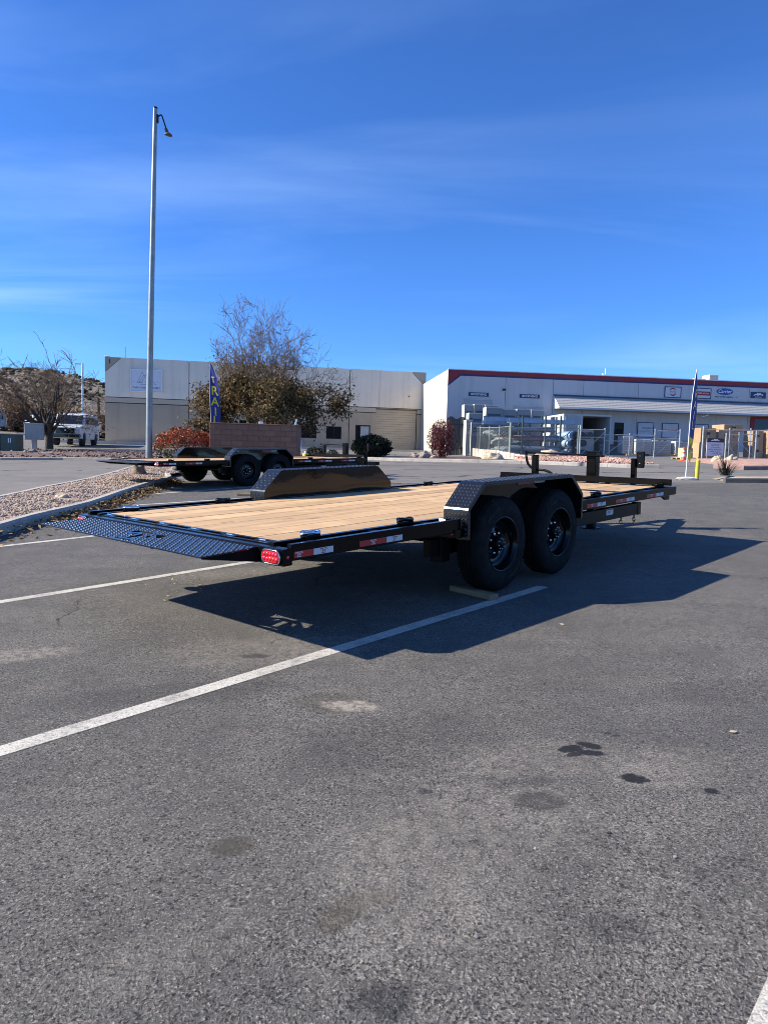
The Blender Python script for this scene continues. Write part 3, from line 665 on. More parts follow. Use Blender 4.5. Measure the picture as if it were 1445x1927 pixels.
    for x in (2.225, 3.135):
        zc = .36
        MB().tube([(x, -1.03, zc), (x, 1.03, zc)], .045, 12).build('axle', blk_sat, root)
        for sg in (-1, 1):
            mb = MB()
            for k in range(4): mb.box(x-.36+.07*k, x+.36-.07*k, sg*.955, sg*1.012, zc+.05-.014*k+.0005, zc+.063-.014*k)
            mb.build('leaf_spring', blk_sat, root)
            MB().box(x-.06, x+.06, sg*.96, sg*1.01, zc-.06, zc+.005, .004).build('axle_seat', blk_sat, root)
            # wheel; outer face at |y| = 1.262
            yo = 1.288; Yf = lambda a: sg*(yo-a); R = .380
            prof = [(.218, .004), (.232, .001), (.262, -.002), (.300, .0), (.335, .008), (.352, .016), (.362, .024), (.3745, .034), (.3745, .040)]
            tr_ = [(.3745, .040), (.380, .043), (.380, .068), (.371, .070), (.371, .077), (.380, .079), (.380, .098), (.371, .100), (.371, .110), (.380, .112), (.380, .131), (.371, .133), (.371, .140), (.380, .142), (.380, .171), (.3745, .174)]
            back = [(.362, .190), (.335, .200), (.300, .205), (.24, .205), (.218, .202)]
            mb = MB(); mb.lathe([(r, sg*(yo-a)) for r, a in prof], (x, 0, R), 'y', 64); mb.lathe([(r, sg*(yo-a)) for r, a in tr_], (x, 0, R), 'y', 64, smooth=False); mb.lathe([(r, sg*(yo-a)) for r, a in [(.3745, .174)]+back], (x, 0, R), 'y', 64)
            wh = mb.build('wheel', rub, root)
            mb = MB()
            for k in range(72):
                t = 2*math.pi*k/72; ct, st = math.cos(t), math.sin(t); ex = Vector((-st, 0, ct)); rad = Vector((ct, 0, st)); ay = Vector((0, sg, 0))
                for a0, a1, rr in ((.020, .040, .362), (.174, .188, .366)):
                    c = Vector((x, 0, R)); p0 = c+rad*(rr+.003)+ay*(yo-a0); p1 = c+rad*(.3768)+ay*(yo-a1)
                    mb.add([p0-ex*.0105, p0+ex*.0105, p1+ex*.0115, p1-ex*.0115], [(0, 1, 2, 3) if sg < 0 else (3, 2, 1, 0)])
            tag(mb.build('tread_block', rub, wh, recalc=False), kind='stuff')
            rp = [(.222, .006), (.218, .000), (.210, .002), (.206, .016), (.200, .030), (.192, .052), (.190, .075), (.176, .082), (.168, .084), (.160, .092), (.150, .100), (.120, .103), (.100, .096), (.078, .092), (.060, .092)]
            mb = MB(); mb.lathe([(r, sg*(yo-a)) for r, a in rp], (x, 0, R), 'y', 56)
            rm = mb.build('rim', rimm, wh)
            mb = MB(); mb.lathe([(.061, sg*(yo-.092)), (.058, sg*(yo-.030)), (.052, sg*(yo-.022)), (.030, sg*(yo-.020)), (.028, sg*(yo-.014)), (.001, sg*(yo-.012))], (x, 0, R), 'y', 28); mb.build('hub', blk_sat, wh)
            for k in range(8):
                t = 2*math.pi*(k+.5)/8; mb = MB(); mb.lathe([(.0135, sg*(yo-.094)), (.0125, sg*(yo-.068)), (.008, sg*(yo-.062)), (.0005, sg*(yo-.061))], (x+.0825*math.cos(t), 0, R+.0825*math.sin(t)), 'y', 6, smooth=False); mb.build('lug_nut', chrome, wh)
            for k in range(8):
                t = 2*math.pi*k/8+.2; mb = MB(); mb.lathe([(.005, sg*(yo-.020)), (.004, sg*(yo-.013)), (.0004, sg*(yo-.013))], (x+.042*math.cos(t), 0, R+.042*math.sin(t)), 'y', 6); mb.build('hub_bolt', chrome, wh)
            # moulded lettering round the sidewall
            for wrd, t0 in (('CARRERA', -.95 if x < 2.6 else -.55), ('TRAILER', 2.1)):
                for i, ch in enumerate(wrd):
                    t = t0+(i-3)*.095*(1 if sg < 0 else -1)
                    vs, fs = text_geo(ch, .036, 1.1); ct, st = math.cos(t), math.sin(t); mb = MB(); V = []
                    for a, b, _ in vs:
                        a *= (-1 if sg > 0 else 1); rr = .296+b; tt = t+a/.296; V.append((x+rr*math.cos(tt), sg*(yo+.0035), R+rr*math.sin(tt)))
                    mb.add(V, fs if sg < 0 else [f[::-1] for f in fs]); mb.build('moulded_letter', rub_txt, wh, recalc=False)
    for x in (1.83, 2.68, 3.53):
        for sg in (-1, 1): MB().box(x-.045, x+.045, sg*.965, sg*1.008, .26, .317, .004).build('spring_hanger', blk_sat, root)
    for x in (1.78,):
        for sg in (-1, 1): MB().box(x-.055, x+.055, sg*.94, sg*1.05, .27, .498, .005).build('hanger_post', blk_sat, root)
    # front
    MB().box(6.002, 6.062, -1.21, 1.21, .526, .622, .004).build('front_channel', blk, root)
    MB().box(6.025, 6.065, -1.20, 1.20, .631, .708, .005).build('front_rail', blk, root)
    for y in (-1.0, -.4, .4, 1.0): MB().box(6.03, 6.06, y-.03, y+.03, .6225, .6305).build('rail_foot', blk, root)
    for sg in (-1, 1):
        MB().prism([(5.75, .53), (6.0, .53), (6.0, .47), (5.9, .47)], sg*1.17, sg*1.20, 'y').build('corner_gusset', blk, root)
        a = Vector((5.10, sg*.62, 0)); b = Vector((7.55, sg*.07, 0)); d = (b-a).normalized(); nn = Vector((-d.y, d.x, 0)); mb = MB(); V = []
        for p in (a, b):
            for q in (-.035, .035):
                for z in (.345, .47): c = p+nn*q; V.append((c.x, c.y, z))
        mb.add(V, [(0, 1, 3, 2), (4, 6, 7, 5), (0, 4, 5, 1), (2, 3, 7, 6), (1, 5, 7, 3), (0, 2, 6, 4)]); mb.build('tongue_beam', blk_sat, root)
    MB().box(7.45, 7.78, -.06, .06, .36, .46, .01).build('coupler', blk, root)
    jk = MB().box(6.385, 6.515, -.066, .066, .30, 1.005, .006).build('jack', blk, root)
    MB().box(6.40, 6.50, -.051, .051, -.02, .299, .004).build('drop_leg', blk_sat, jk)
    MB().box(6.34, 6.56, -.11, .11, -.038, -.021, .004).build('foot_plate', blk_sat, jk)
    MB().box(6.378, 6.522, -.073, .073, 1.0055, 1.016, .003).build('top_cap', blk, jk)
    MB().tube([(6.35, -.20, .955), (6.35, .96, .985)], .013, 10).build('crank_shaft', blk, root)
    hp = [(6.35, .985, 1.0), (6.35, .975, .95), (6.35, .965, .88), (6.35, .945, .82), (6.35, .89, .768), (6.35, .80, .742), (6.35, .68, .738), (6.35, .60, .715), (6.35, .56, .69)]
    MB().tube(hp, .018, 10).build('crank_handle', blk_sat, root); MB().lathe([(.0, -.02), (.02, -.012), (.024, 0), (.02, .012), (.0, .02)], (6.35, .975, .93), 'x', 12).build('crank_knob', chrome, root)
    MB().box(6.31, 6.39, .785, .862, .46, .944, .005).build('jack_post', blk, root)
    MB().box(6.305, 6.395, .69, .87, .945, .952, .002).build('post_cap', blk_sat, root)
    MB().box(6.30, 6.42, .55, 1.05, .452, .50, .004).build('jack_crossbar', blk_sat, root)
    MB().box(6.86, 6.94, -.41, -.35, .40, .916, .005).build('spare_mount_post', blk, root)
    MB().box(6.88, 6.94, -.35, .35, .36, .40, .004).build('mount_crossbar', blk_sat, root)
    mb = MB(); mb.box(6.885, 6.915, -.525, -.4105, .79, 1.012, .012); mb.build('spare_mount_plate', blk_sat, root)
    for z in (.85, .95): MB().lathe([(.0, -.01), (.009, -.008), (.011, .0)], (6.885, -.465, z), 'x', 6).build('mount_bolt', chrome, root)
    # rating sticker and safety-chain hooks
    st = MB().box(4.665, 4.835, -1.0235, -1.0228, .375, .445).build('rating_label', M('white_label', (.70, .70, .70), .5, var=.05), root)
    MB().box(4.668, 4.832, -1.0246, -1.0240, .429, .443).build('label_band', dkred, st)
    for k in range(3): MB().box(4.69, 4.80-.03*k, -1.0246, -1.0240, .413-.013*k, .418-.013*k).build('label_print', M('grey_print', (.22, .22, .24), .6, var=0), st)
    for x, n_ in ((5.10, 1), (5.46, 2)):
        mb = MB()
        for k in range(n_+1): mb.tube([(x+.016*math.cos(t)*(k % 2 == 0), -1.0+.016*math.cos(t)*(k % 2), .298-.034*k+.024*math.sin(t)) for t in np.linspace(0, 2*math.pi, 13)], .006, 6, cap=False)
        mb.build('chain_hook', gold, root)
    return root
tr1 = make_trailer()
tr1.matrix_world = Matrix(((.6688, -.74298, -.02633, -1.47977), (.74229, .66932, -.03189, 4.71005), (.04132, .00179, .99914, .11136), (0, 0, 0, 1))); 
_l, _q, _s = tr1.matrix_world.decompose(); tr1.location = _l; tr1.rotation_mode = 'QUATERNION'; tr1.rotation_quaternion = _q
tag(tr1, 'long black tilt trailer with pine plank deck, nearest the camera', 'trailer', 'tilt trailers parked in the lot')
tr2 = copy_tree(tr1)
_h = .7787; _a = Vector((math.sin(_h), math.cos(_h), .0293)).normalized(); _b = Vector((-math.cos(_h), math.sin(_h), 0)).normalized(); _c = _a.cross(_b)
tr2.location = (-5.671, 15.68, .372); tr2.rotation_quaternion = Matrix(((_a.x, _b.x, _c.x), (_a.y, _b.y, _c.y), (_a.z, _b.z, _c.z))).to_quaternion()
tag(tr2, 'black tilt trailer parked farther back in front of the brown block wall', 'trailer', 'tilt trailers parked in the lot')

def timber(name, c, L, w_, h, a, label, mat=pine_old):
    o = MB().box(-L/2, L/2, -w_/2, w_/2, 0, h, .004).build(name, mat); o.location = (c[0], c[1], G(c[0], c[1])+.006); o.rotation_euler = (0, 0, a); return tag(o, label, 'wood block', 'timber wheel chocks')
timber('wood_chock', (.715, 5.375), .44, .09, .045, math.atan2(-.331, .271), 'short timber chock lying at the near tyre of the front trailer')
timber('wood_chock', (-4.62, 15.42), .26, .09, .04, .15, 'pale timber block by the kerb behind the far trailer')
timber('wood_chock', (-2.80, 13.92), .30, .09, .045, -.12, 'pale timber block beyond the left fender of the near trailer')

# ------------------------------------------------------------------ buildings
def frame_obj(o, A, d):
    o.location = A; o.rotation_euler = (0, 0, math.atan2(d[1], d[0]))
    if d is not D1: o.scale = (K2, K2, K2)
    return o
stucco_hi = M('stucco_light_grey', (.76, .67, .55), .9, var=.05, streak=.35, vs=.5, bump=.004, bs=30)
stucco_lo = M('stucco_taupe', (.37, .31, .23), .9, streak=.4, var=.06, vs=.5, bump=.004, bs=30)
stucco_mid = M('stucco_taupe_band', (.46, .39, .295), .9, var=.05, vs=.5)
reveal = M('joint_shadow_grey', (.12, .115, .11), .9, var=.1)
glass_dk = M('dark_window_glass', (.006, .006, .007), .35, var=.2, vs=2, spec=.12)
alum_dk = M('dark_bronze_frame', (.016, .014, .012), .5, var=.1, spec=.25)
roofm = M('white_roof_membrane', (.70, .69, .66), .8, var=.08, vs=1)
white_p = M('white_paint', (.76, .76, .75), .5, var=.06, vs=2)
A1 = (-22.66, 56.5, 1.80); D1 = (.98531, .170776); L1_, H1 = 26.35, 6.70
b1 = frame_obj(empty('warehouse_building', label='long two-tone grey taupe warehouse with roll-up door behind the trees', cat='building'), A1, D1)
def fpanel(root, name, mat, poly, y0=-.03, y1=0.0): return MB().prism(poly, y0, y1, 'y').build(name, mat, root)
# walls
MB().box(0, L1_, .14, 22, -.6, H1-.12).build('wall', reveal, b1)
MB().box(-.02, L1_+.02, .10, 22.04, H1-.1195, H1-.03).build('roof', roofm, b1)
# upper panels, joint by joint, standing 3 cm forward of the wall
joints = [0, 6.53, 13.2, 19.75, L1_]
def clip_top(x0, x1):
    # light upper panel cut by the diagonal taupe corners
    P = [(x0, 3.56), (x1, 3.56)]
    if x1 > 26: P += [(L1_, 5.42), (25.05, H1)]
    else: P += [(x1, H1)]
    if x0 < .1: P += [(1.30, H1), (0, 5.48)]
    else: P += [(x0, H1)]
    return P
for a, b in zip(joints, joints[1:]): fpanel(b1, 'upper_panel', stucco_hi, clip_top(a if a == 0 else a+.03, b if b > 26 else b-.03), 0, .1395)
fpanel(b1, 'corner_panel', stucco_lo, [(0, 5.53), (1.25, H1), (0, H1)], .005, .1395)
fpanel(b1, 'corner_panel', stucco_lo, [(L1_, 5.47), (L1_, H1), (25.10, H1)], .005, .1395)
# band and lower wall with openings (x0, x1, z0, z1)
OPN = [(7.13, 8.95, .85, 2.05), (10.6, 12.6, .85, 2.05), (15.2, 17.0, .74, 1.80), (17.82, 19.11, .74, 1.80), (20.31, 21.59, 0.0, 2.0), (22.06, 25.65, -.05, 3.40)]
def wall_with_holes(x0, x1, z0, z1, holes, mat, y0, y1, name):
    xs = sorted({x0, x1, *[h for o in holes for h in o[:2] if x0 < h < x1]}); 
    for a, b in zip(xs, xs[1:]):
        cur = z0; hs_ = [o for o in holes if o[0] < (a+b)/2 < o[1]]
        for o in sorted(hs_, key=lambda o: o[2]):
            if o[2] > cur: MB().box(a, b, y0, y1, cur, min(o[2], z1)).build(name, mat, b1)
            cur = max(cur, o[3])
        if cur < z1: MB().box(a, b, y0, y1, cur, z1).build(name, mat, b1)
for a, b in zip(joints, joints[1:]):
    a_ = a+(.03 if a > 0 else 0); b_ = b-(.03 if b < 26 else 0)
    wall_with_holes(a_, b_, 3.12, 3.50, OPN, stucco_mid, .012, .1395, 'band_panel')
    wall_with_holes(a_, b_, -.6, 3.05, OPN, stucco_lo, .012, .1395, 'lower_panel')
for (x0, x1, z0, z1) in OPN[:4]:
    f = MB(); 
    for bx in ((x0, x1, z0, z0+.06), (x0, x1, z1-.06, z1), (x0, x0+.06, z0+.06, z1-.06), (x1-.06, x1, z0+.06, z1-.06), ((x0+x1)/2-.03, (x0+x1)/2+.03, z0+.06, z1-.06)): f.box(bx[0], bx[1], .06, .12, bx[2], bx[3])
    wn = f.build('window', alum_dk, b1); MB().box(x0+.06, x1-.06, .125, .138, z0+.06, z1-.06).build('pane', glass_dk, wn)
f = MB()
for bx in ((20.31, 20.39, 0, 2.0), (21.51, 21.59, 0, 2.0), (20.39, 21.51, 1.90, 2.0), (20.70, 20.76, 0, 1.90), (20.76, 21.51, .85, .92), (20.76, 21.51, 0, .12)): f.box(bx[0], bx[1], .03, .12, bx[2], bx[3])
dr = f.build('door', alum_dk, b1); MB().box(20.39, 20.70, .09, .13, 0, 1.90).build('side_pane', glass_dk, dr)
MB().box(20.76, 21.51, .085, .13, .12, .85).build('door_pane', M('pale_reflecting_glass', (.30, .32, .34), .12, var=.3, vs=1.5), dr); MB().box(20.76, 21.51, .0855, .1305, .92, 1.90).build('door_pane', MATS['pale_reflecting_glass'], dr)
MB().box(20.80, 20.84, .0, .03, .95, 1.25).build('door_handle', chrome, dr)
rd_m = M('roll_door_taupe', (.42, .355, .26), .7, var=.05, vs=.8)
rdo = MB().box(22.06, 25.65, .13, .1393, -.05, 3.40).build('roll_up_door', rd_m, b1)
for k in range(17): MB().box(22.09, 25.60, .085, .129, -.05+k*.2015, -.05+(k+1)*.2015-.012, .008).build('door_slat', rd_m, rdo)
MB().box(25.605, 25.65, .02, .125, -.05, 3.40).build('door_track', alum_dk, rdo); MB().box(22.06, 22.088, .02, .125, -.05, 3.40).build('door_track', rd_m, rdo)
MB().box(22.04, 25.67, -.04, .0115, 3.405, 3.45).build('door_head_flashing', alum_dk, b1)
MB().box(22.3, 22.34, -.02, -.001, 3.56, 6.5, 0, Matrix.Translation((0, 0, 0)) @ Matrix.Shear('XZ', 4, (0, 0)) if False else None).build('conduit', stucco_hi, b1)
MB().lathe([(.0, -.05), (.05, -.04), (.06, .0)], (24.9, 0, 4.6), 'y', 12).build('camera_dome', alum_dk, b1)
MB().tube([(1.47, .5, H1-.1), (1.47, .5, 7.62)], .02, 6).build('roof_antenna', alum_dk, b1)
MB().box(-.05, .35, .02, .4, H1, H1+.09, .02).build('parapet_cap', white_p, b1)
# painted house number
text_on('1', .48, lambda x, y: (.37+x, -.003, 6.33+y), 'house_number', M('black_print', (.01, .01, .01), .6, var=0), b1)
# pavement and kerb in front of the building
pav = M('concrete_pavement', (.46, .43, .385), .88, var=.14, vs=.6, bump=.004, bs=25)
mb = MB(); 
for k in range(14):
    x0 = -3+k*2.2
    o = MB().box(x0+.008, x0+2.192, -3.4, -.02, -.30, -.03+.0).build('pavement_slab', pav, b1)
# wall sign
sg_ = frame_obj(empty('wall_sign', label='white framed wall sign with triangle peaks on the grey warehouse', cat='sign'), A1, D1)
sgn_w = M('sign_white_panel', (.62, .63, .70), .45, var=.03, vs=3)
MB().box(2.05, 4.39, -.14, -.035, 4.09, 5.75, .01).build('sign_face', sgn_w, sg_)
f = MB()
for bx in ((1.99, 4.45, 5.751, 5.82), (1.99, 4.45, 4.02, 4.089), (1.99, 2.049, 4.09, 5.75), (4.391, 4.45, 4.09, 5.75)): f.box(bx[0], bx[1], -.18, -.033, bx[2], bx[3], .008)
f.build('sign_frame', white_p, sg_)
ink = M('sign_blue_grey_ink', (.10, .11, .15), .6, var=0)
def stroke(p, q, w_=.022):
    a, b = Vector((p[0], p[1])), Vector((q[0], q[1])); d = (b-a).normalized(); n = Vector((-d.y, d.x))*w_/2
    return [(v.x, -.1425, v.y) for v in (a-n, b-n, b+n, a+n)]
mb = MB()
for p, q in (((2.48, 4.75), (2.90, 5.60)), ((2.90, 5.60), (3.52, 4.62)), ((2.48, 4.75), (2.92, 4.75)), ((2.82, 4.75), (3.22, 5.45)), ((3.22, 5.45), (3.95, 4.62)), ((2.72, 4.62), (3.95, 4.62)), ((2.66, 4.75), (3.02, 5.40))): mb.add(stroke(p, q), [(0, 1, 2, 3)])
mb.build('peak_emblem', ink, sg_, recalc=False)
for ch, x in (('V', 2.24), ('A', 2.70), ('U', 3.18), ('L', 3.66), ('T', 4.10)): text_on(ch, .15, lambda a, b, x=x: (x+a, -.1425, 4.82+b), 'sign_letter', ink, sg_)
text_on('PARKOUR ACADEMY', .20, lambda a, b: (3.22+a, -.1425, 4.36+b), 'sign_lettering', ink, sg_, 1.12)

# building 2: parts store with red and navy stripe
A2 = (4.26, 50.0, 1.92); D2 = (.9938, .1112); L2_, H2 = 46.0, 6.66; K2 = .8333
b2 = frame_obj(empty('supply_store_building', label='blue grey supply store with red and navy roof stripe and shingle canopy', cat='building'), A2, D2)
wall2 = M('store_wall_grey', (.50, .50, .51), .88, streak=.3, var=.04, vs=.4, bump=.003, bs=30)
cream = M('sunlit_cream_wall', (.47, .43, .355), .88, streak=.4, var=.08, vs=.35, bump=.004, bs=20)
redp = M('stripe_red', (.26, .018, .026), .6, var=.05); navy = M('stripe_navy', (.018, .026, .11), .6, var=.05)
j2 = [0, 5.05, 9.28, 12.0, 17.0, 22.1, 27.4, 33, 39, L2_]
MB().box(.25, L2_, .14, 34, -.6, H2-.2).build('wall', wall2, b2)
MB().box(.02, L2_, .135, 34, H2-.199, H2-.1).build('roof', roofm, b2)
for a, b in zip(j2, j2[1:]): MB().box(a+(.018 if a else 0), b-.018, 0, .1395, -.6, H2).build('front_panel', wall2, b2)
for k in range(8): MB().box(0, .2495, .141+k*4.2, .141+(k+1)*4.2-.02, -.6, H2).build('side_panel', cream, b2)
MB().box(-.03, L2_, -.03, .2, H2+.001, H2+.06).build('parapet_coping', white_p, b2)
fpanel(b2, 'stripe_red', redp, [(0, H2-.02), (L2_, H2-.02), (L2_, H2-.35), (1.05, H2-.35), (0, 5.43)], -.012, -.002)
fpanel(b2, 'stripe_navy', navy, [(1.05, H2-.351), (L2_, H2-.351), (L2_, H2-.50), (1.10, H2-.50), (0, 5.25), (0, 5.429)], -.012, -.002)
fpanel(b2, 'stripe_navy', navy, [(.0, H2-.25), (.28, H2-.02), (.42, H2-.02), (0, H2-.36)], -.016, -.0125)
s = NT('asphalt_shingle'); vv = s.voro(14, src=s.mapv(scale=(1, 1, 2.2))); nn = s.noise(9, 4, .7)
s.col(s.mix(s.mr(s.math('ADD', s.math('MULTIPLY', vv.outputs['Distance'], .4), s.math('MULTIPLY', nn, .8)), .3, .9), (.19, .195, .20), (.40, .405, .41))); s.rough(.95); shing = s.m
cx0 = 9.38
cn = MB(); ct, cb, pr_ = 4.80, 3.72, 1.5
cn.add([(cx0, -.002, ct), (L2_, -.002, ct), (L2_, -pr_, cb), (cx0, -pr_, cb)], [(0, 3, 2, 1)])
can = cn.build('canopy_roof', shing, b2)
for k in range(7):
    t0, t1 = k/7, (k+1)/7; q = lambda t: (-.002-(pr_-.002)*t, ct-(ct-cb)*t)
    (ya, za), (yb, zb) = q(t0), q(t1); mb = MB(); mb.add([(cx0, ya, za+.012), (L2_, ya, za+.012), (L2_, yb, zb+.035), (cx0, yb, zb+.035), (cx0, yb, zb+.003), (L2_, yb, zb+.003)], [(0, 3, 2, 1), (3, 4, 5, 2)]); mb.build('shingle_course', shing, can, recalc=False)
MB().prism([(-.003, ct-.01), (-.003, cb-.10), (-pr_+.0, cb-.02)], cx0-.02, cx0-.001, 'x').build('canopy_end', white_p, b2)
MB().box(cx0-.02, L2_, -pr_-.04, -pr_-.001, cb-.12, cb+.03).build('canopy_fascia', M('fascia_grey', (.48, .49, .50), .7, var=.05), b2)
MB().box(cx0, L2_, -pr_, -.003, cb-.11, cb-.08).build('canopy_soffit', M('soffit_grey', (.34, .33, .31), .8, var=.05), b2)
MB().box(cx0-.05, L2_, -.10, -.003, ct+.001, ct+.09).build('canopy_flashing', M('flashing_dark_blue', (.05, .06, .085), .5, var=.05), b2)
# loading doors under the receiving signs
for x0, x1, zt in ((1.42, 3.96, 4.18), (5.81, 8.48, 3.74)):
    d_ = MB().box(x0, x1, -.012, -.003, 0, zt).build('loading_door', M('loading_door_grey', (.36, .38, .42), .6, var=.05), b2)
    for k in range(int(zt/.3)): MB().box(x0+.03, x1-.03, -.03, -.0125, .01+k*.3, .01+k*.3+.285).build('door_section', MATS['loading_door_grey'], d_)
    f = MB(); f.box(x0-.06, x1+.06, -.05, -.003, zt+.001, zt+.06); f.build('door_head', MATS['fascia_grey'], d_)
MB().box(4.80, 5.03, -.22, -.003, 5.02, 5.20, .02).build('wall_light', alum_dk, b2); MB().box(4.82, 5.01, -.20, -.02, 4.985, 5.018).build('wall_light_lens', white_p, b2)
dk = MB().box(14.98, 15.85, -.02, -.003, 0, 2.67).build('door', alum_dk, b2); MB().box(15.08, 15.75, -.026, -.0205, 1.2, 2.1).build('door_pane', glass_dk, dk)
# red-framed opening on the right
f = MB()
for bx in ((27.67, 28.05, 0, 3.78), (32.2, 32.6, 0, 3.78), (28.05, 32.2, 3.42, 3.78)): f.box(bx[0], bx[1], -.10, -.003, bx[2], bx[3])
ro = f.build('entrance_frame', redp, b2); MB().box(28.051, 32.199, -.03, -.004, 0, 3.419).build('entrance_glazing', M('navy_glazing', (.012, .016, .045), .15, var=.2), ro)
# roof-top units and mast
for x0, x1, z1, y in ((23.86, 24.9, 7.06, 3.0), (24.95, 25.85, 7.38, 2.4)):
    z1 += .12
    r_ = frame_obj(empty('rooftop_unit', label=('low' if z1 < 7.3 else 'tall')+' cream air conditioning box on the store roof', cat='rooftop unit', group='rooftop units'), A2, D2)
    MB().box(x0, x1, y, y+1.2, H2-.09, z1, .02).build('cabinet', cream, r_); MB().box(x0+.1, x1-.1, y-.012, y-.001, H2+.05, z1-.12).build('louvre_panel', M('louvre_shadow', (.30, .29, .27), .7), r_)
MB().tube([(14.55, 1.5, H2-.1), (14.55, 1.5, 7.5)], .03, 6).build('mast', white_p, b2); MB().box(14.30, 14.42, 1.4, 1.6, H2-.09, 7.05).build('mast_box', white_p, b2)
for x in (21.4, 22.5, 27.8, 28.9): MB().box(x, x+.3, 2, 2.3, H2-.09, 6.95).build('roof_vent', roofm, b2)
# conduit curl hanging below the canopy
MB().tube([(22.9, -1.3, 3.62), (22.8, -1.3, 3.5), (22.6, -1.3, 3.42), (22.3, -1.3, 3.37)], .04, 6).build('drain_pipe', white_p, b2)

def b2sign(name, x0, x1, z0, z1, label, face, frame=None, y=-.05):
    r = frame_obj(empty(name, label=label, cat='sign'), A2, D2)
    MB().box(x0, x1, y, -.0155, z0, z1, .004).build('sign_face', face, r)
    if frame:
        f = MB(); t = .05
        for bx in ((x0-t, x1+t, z1+.0005, z1+t), (x0-t, x1+t, z0-t, z0-.0005), (x0-t, x0-.0005, z0, z1), (x1+.0005, x1+t, z0, z1)): f.box(bx[0], bx[1], y-.02, -.0155, bx[2], bx[3])
        f.build('sign_frame', frame, r)
    return r
def b2text(r, t, x, z, size, mat, xs=1.0, y=-.053, skew=0.0): return text_on(t, size, lambda a, b: (x+a+skew*b, y, z+b), 'sign_lettering', mat, r, xs)
wht_i = M('white_ink', (.78, .78, .78), .6, var=0); red_i = M('red_ink', (.38, .02, .03), .6, var=0); blk_i = MATS['black_print']; grn_i = M('green_ink', (.08, .22, .12), .6, var=0); blu_i = M('blue_ink', (.04, .12, .35), .6, var=0); ylw_i = M('ochre_ink', (.40, .32, .12), .6, var=0)
nvy_s = M('navy_sign_face', (.014, .030, .105), .5, var=.05); pale_s = M('pale_sign_face', (.52, .54, .58), .6, var=.03)
for x0, x1, z, side in ((1.84, 3.59, 4.48, 'left'), (6.32, 8.09, 4.49, 'right')):
    r = b2sign('receiving_sign', x0, x1, z, z+.32, 'navy sign reading receiving over the '+side+' loading door', nvy_s); r['group'] = 'receiving signs'
    b2text(r, 'RECEIVING', (x0+x1)/2, z+.16, .25, wht_i, 1.12, skew=.12)
r = b2sign('brand_sign', 19.46, 20.89, 5.06, 5.92, 'framed pale sign with a round swirl emblem on the store wall', pale_s, navy)
mb = MB()
for rr, t0, t1, m in ((.30, .5, 2.9, 0), (.30, 3.7, 6.0, 0)):
    n = 16; V = []
    for k in range(n+1):
        t = t0+(t1-t0)*k/n; wd = .05*math.sin(math.pi*k/n)+.01
        for q in (rr-wd, rr+wd): V.append((20.17+q*math.cos(t), -.053, 5.52+q*math.sin(t)))
    mb.add(V, [(2*k, 2*k+1, 2*k+3, 2*k+2) for k in range(n)])
mb.build('swirl_emblem', red_i, r, recalc=False); b2text(r, 'TRANE', 20.17, 5.52, .16, ink)
r = b2sign('brand_sign', 22.36, 23.70, 5.08, 5.90, 'framed pale sign with a maroon name bar beside the feather flag', pale_s, navy)
MB().box(22.40, 23.66, -.06, -.0505, 5.32, 5.66).build('name_bar', redp, r); b2text(r, 'FAST ACCESS', 23.03, 5.49, .17, wht_i, 1.05, y=-.0615)
r = frame_obj(empty('brand_sign', label='x', cat='sign'), A2, D2); r['label'] = 'blue oval sign with white script name and a slogan below'
mb = MB(); N = 40; V = [(25.05+.76*math.cos(2*math.pi*k/N), -.05, 5.73+.28*math.sin(2*math.pi*k/N)) for k in range(N)]; V2 = [(x, -.0155, z) for x, y, z in V]
mb.add(V+V2, [tuple(range(N))]+[(k, k+N, (k+1) % N+N, (k+1) % N) for k in range(N)]); mb.build('oval_face', M('oval_blue', (.012, .06, .30), .4, var=.04), r)
b2text(r, 'Carrier', 25.05, 5.73, .42, wht_i, 1.0, skew=.22); b2text(r, 'turn to the experts', 25.02, 5.27, .235, ink, .95, y=-.02)
mb = MB(); mb.add([(26.0, -.02, 5.2), (26.35, -.02, 5.35), (26.5, -.02, 5.45), (26.25, -.02, 5.25)], [(0, 1, 2, 3)]); mb.build('leaf_mark', grn_i, r, recalc=False)
r = b2sign('brand_sign', 27.52, 28.96, 5.26, 5.80, 'solid navy sign with white mountain lettering at the far right', nvy_s)
def ridge_mark(r, cx, cz, sc_, y, mat):
    mb = MB(); pts = [(-1, -.25), (-.62, .12), (-.45, .02), (-.18, .34), (.05, .14), (.30, .30), (.62, .02), (.78, .10), (1, -.25), (.72, -.12), (.35, -.04), (0, -.16), (-.4, -.10), (-.7, -.16)]
    V = [(cx+a*sc_, y, cz+b*sc_) for a, b in pts]; mb.add(V, [tuple(range(len(V)))]); mb.build('mountain_mark', mat, r, recalc=False)
ridge_mark(r, 28.24, 5.58, .50, -.053, wht_i); b2text(r, 'AIR SUPPLY', 28.24, 5.36, .11, wht_i, 1.2)
